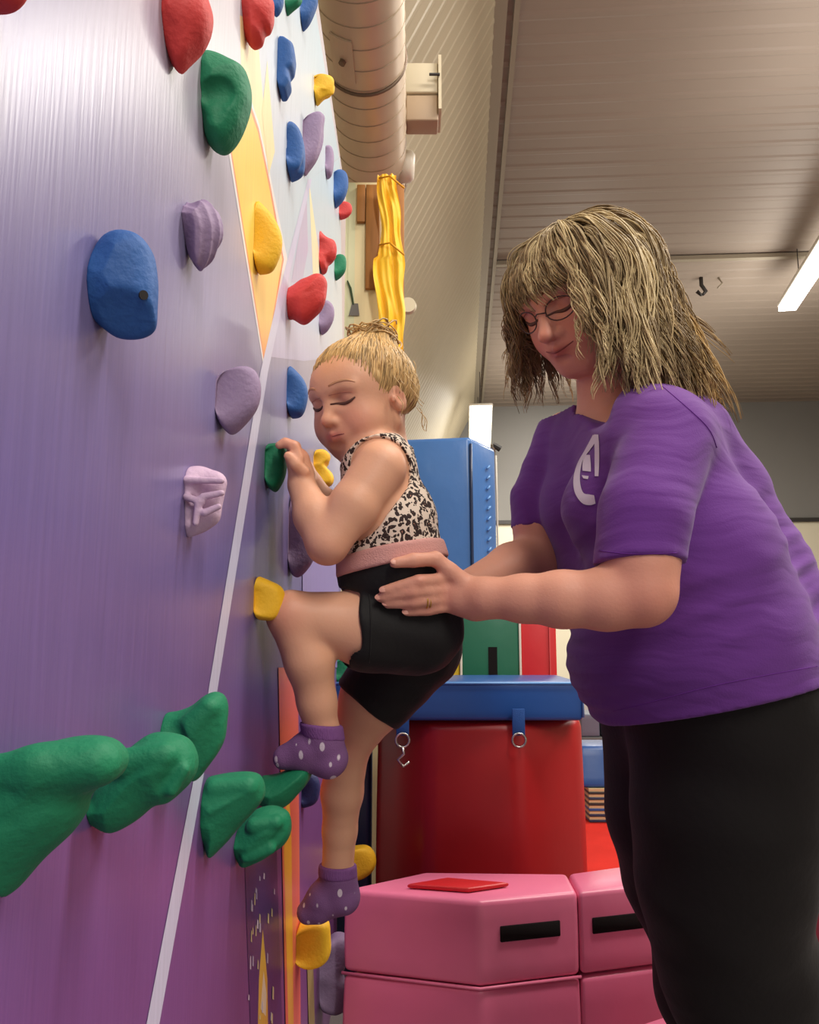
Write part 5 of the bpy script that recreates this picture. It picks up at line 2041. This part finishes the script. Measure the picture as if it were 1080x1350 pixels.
# ---- hair: wavy, shoulder length, with a fringe
m_hairw = mat('woman_hair', (176, 140, 88), .55, .4, attr='Col', var=(50, .12))
K = Field(cW + np.array([-.18, -.18, -.20]), cW + np.array([.22, .18, .18]), .003)
K.ell(hW(-.016, 0, .018), [.094 * WS, .080 * WS, .076 * WS], WAX, .01)
K.ell(hW(-.050, 0, -.010), [.064 * WS, .074 * WS, .080 * WS], WAX, .02)
K.ell(hW(.115, 0, -.060), [.092 * WS, .14 * WS, .112 * WS], WAX, .006, 's')
v, q = K.mesh(1)
hw_ = mesh_obj('hair', v, q, m_hairw, lady, cols=np.tile(np.array(lin(136, 104, 60)[:3]), (len(v), 1)))
hw_['label'] = 'wavy shoulder-length blonde hair with a fringe'
END = [(-180, 940, 552, 1.40), (-140, 880, 535, 1.46), (-115, 790, 520, 1.50), (-90, 715, 505, 1.49), (-62, 690, 530, 1.45), (-40, 682, 500, 1.43), (40, 790, 480, 1.20), (60, 800, 512, 1.175), (90, 850, 528, 1.155), (125, 905, 532, 1.18), (150, 948, 546, 1.22), (180, 968, 556, 1.29)]


def end_at(phi):
    for (a, *p), (b, *r) in zip(END[:-1], END[1:]):
        if a <= phi <= b:
            t = (phi - a) / (b - a)
            return P(*[p[i] * (1 - t) + r[i] * t for i in range(3)])


hl, hd, hg = np.array(lin(202, 180, 134)[:3]), np.array(lin(114, 90, 56)[:3]), np.array(lin(222, 176, 96)[:3])
hc = hW(-.018, 0, .017)


def scalp(phi, el, k=1.0):
    a, b = math.radians(phi), math.radians(el)
    return hc + k * WS * (wf * .098 * math.cos(a) * math.cos(b) + wl * .084 * math.sin(a) * math.cos(b) + wu * .079 * math.sin(b))


mb = MB()
rs = random.Random(11)
for i in range(350):
    phi = rs.uniform(-180, 180) if i < 270 else rs.choice([rs.uniform(120, 180), rs.uniform(-180, -140)])
    fringe = abs(phi) < 36
    el0 = rs.uniform(55, 88) if fringe else rs.uniform(0, 85)
    k0 = 1.03 + .05 * rs.random()
    if fringe:
        el1 = rs.uniform(5, 19)
        ctrl = [scalp(phi * .7, el0, k0), scalp(phi * .85, (el0 + el1) / 2 + 8, 1.09), scalp(phi, el1 + 4, 1.10 + .04 * rs.random()), scalp(phi * 1.05 + 5, el1 - 14, 1.09 + .05 * rs.random())]
        amp, spread, ns = .0025, .0042, 8
    else:
        e = end_at(phi) + np.array([rs.gauss(0, .012), rs.gauss(0, .016), rs.gauss(0, .020)])
        out = 1.08 + .13 * rs.random()
        if el0 < 30:
            p1, p2 = scalp(phi, el0 * .5, out), scalp(phi, -12, out + .03)
        else:
            p1, p2 = scalp(phi, max(el0 * .6, 25), out), scalp(phi, 0, out + .04)
        p3 = p2 * .52 + e * .48 + np.array([.0, 0, .006])
        if rs.random() < .3: e = p3 * .3 + e * .7
        ctrl = [scalp(phi, el0, k0), p1, p2, p3, e]
        amp, spread, ns = .0075, .0052, 17
    pts = spline(ctrl, 24)
    T = np.linspace(0, 1, 24)
    fr, ph = rs.uniform(1.8, 3.2), rs.uniform(0, 6.28)
    tdir = pts[-1] - pts[0]
    tdir /= np.linalg.norm(tdir)
    sa = np.cross(tdir, np.array([rs.gauss(0, 1), rs.gauss(0, 1), rs.gauss(0, 1)]))
    sa /= np.linalg.norm(sa)
    sb_ = np.cross(tdir, sa)
    m = rs.random() ** 1.5
    gold = min(1, max(0, (abs(phi) - 110) / 60))
    for s in range(ns):
        a_, r_ = rs.uniform(0, 6.28), spread * math.sqrt(rs.random())
        ph2 = ph + rs.gauss(0, .35)
        sp = rs.uniform(.8, 1.4)
        strand = []
        cutl = rs.uniform(.78, 1.0)
        for p, t in zip(spline(list(pts[:max(6, int(24 * cutl))]), 24) if cutl < .97 else pts, T):
            w = amp * min(1, 1.5 * t) * (sa * math.sin(6.28 * fr * t + ph2) + .7 * sb_ * math.cos(6.28 * fr * t + ph2))
            rad_ = r_ * (1.25 if t < .6 else 1.25 - 1.6 * (t - .6)) * sp
            tw = a_ + 2.5 * t
            strand.append(p + w + rad_ * (sa * math.cos(tw) + sb_ * math.sin(tw)))
        rr = rs.uniform(.0008, .0014)
        mm = min(1, max(0, m + rs.gauss(0, .16)))
        c = hd * (1 - mm) + (hl * (1 - gold) + hg * gold) * mm
        mb.tube(strand, [rr * (1.0 if t < .75 else 1.0 - 2.6 * (t - .75)) for t in T], 4, tuple(c))
mb.build('hair_locks', m_hairw, hw_, smooth=True)['kind'] = 'stuff'
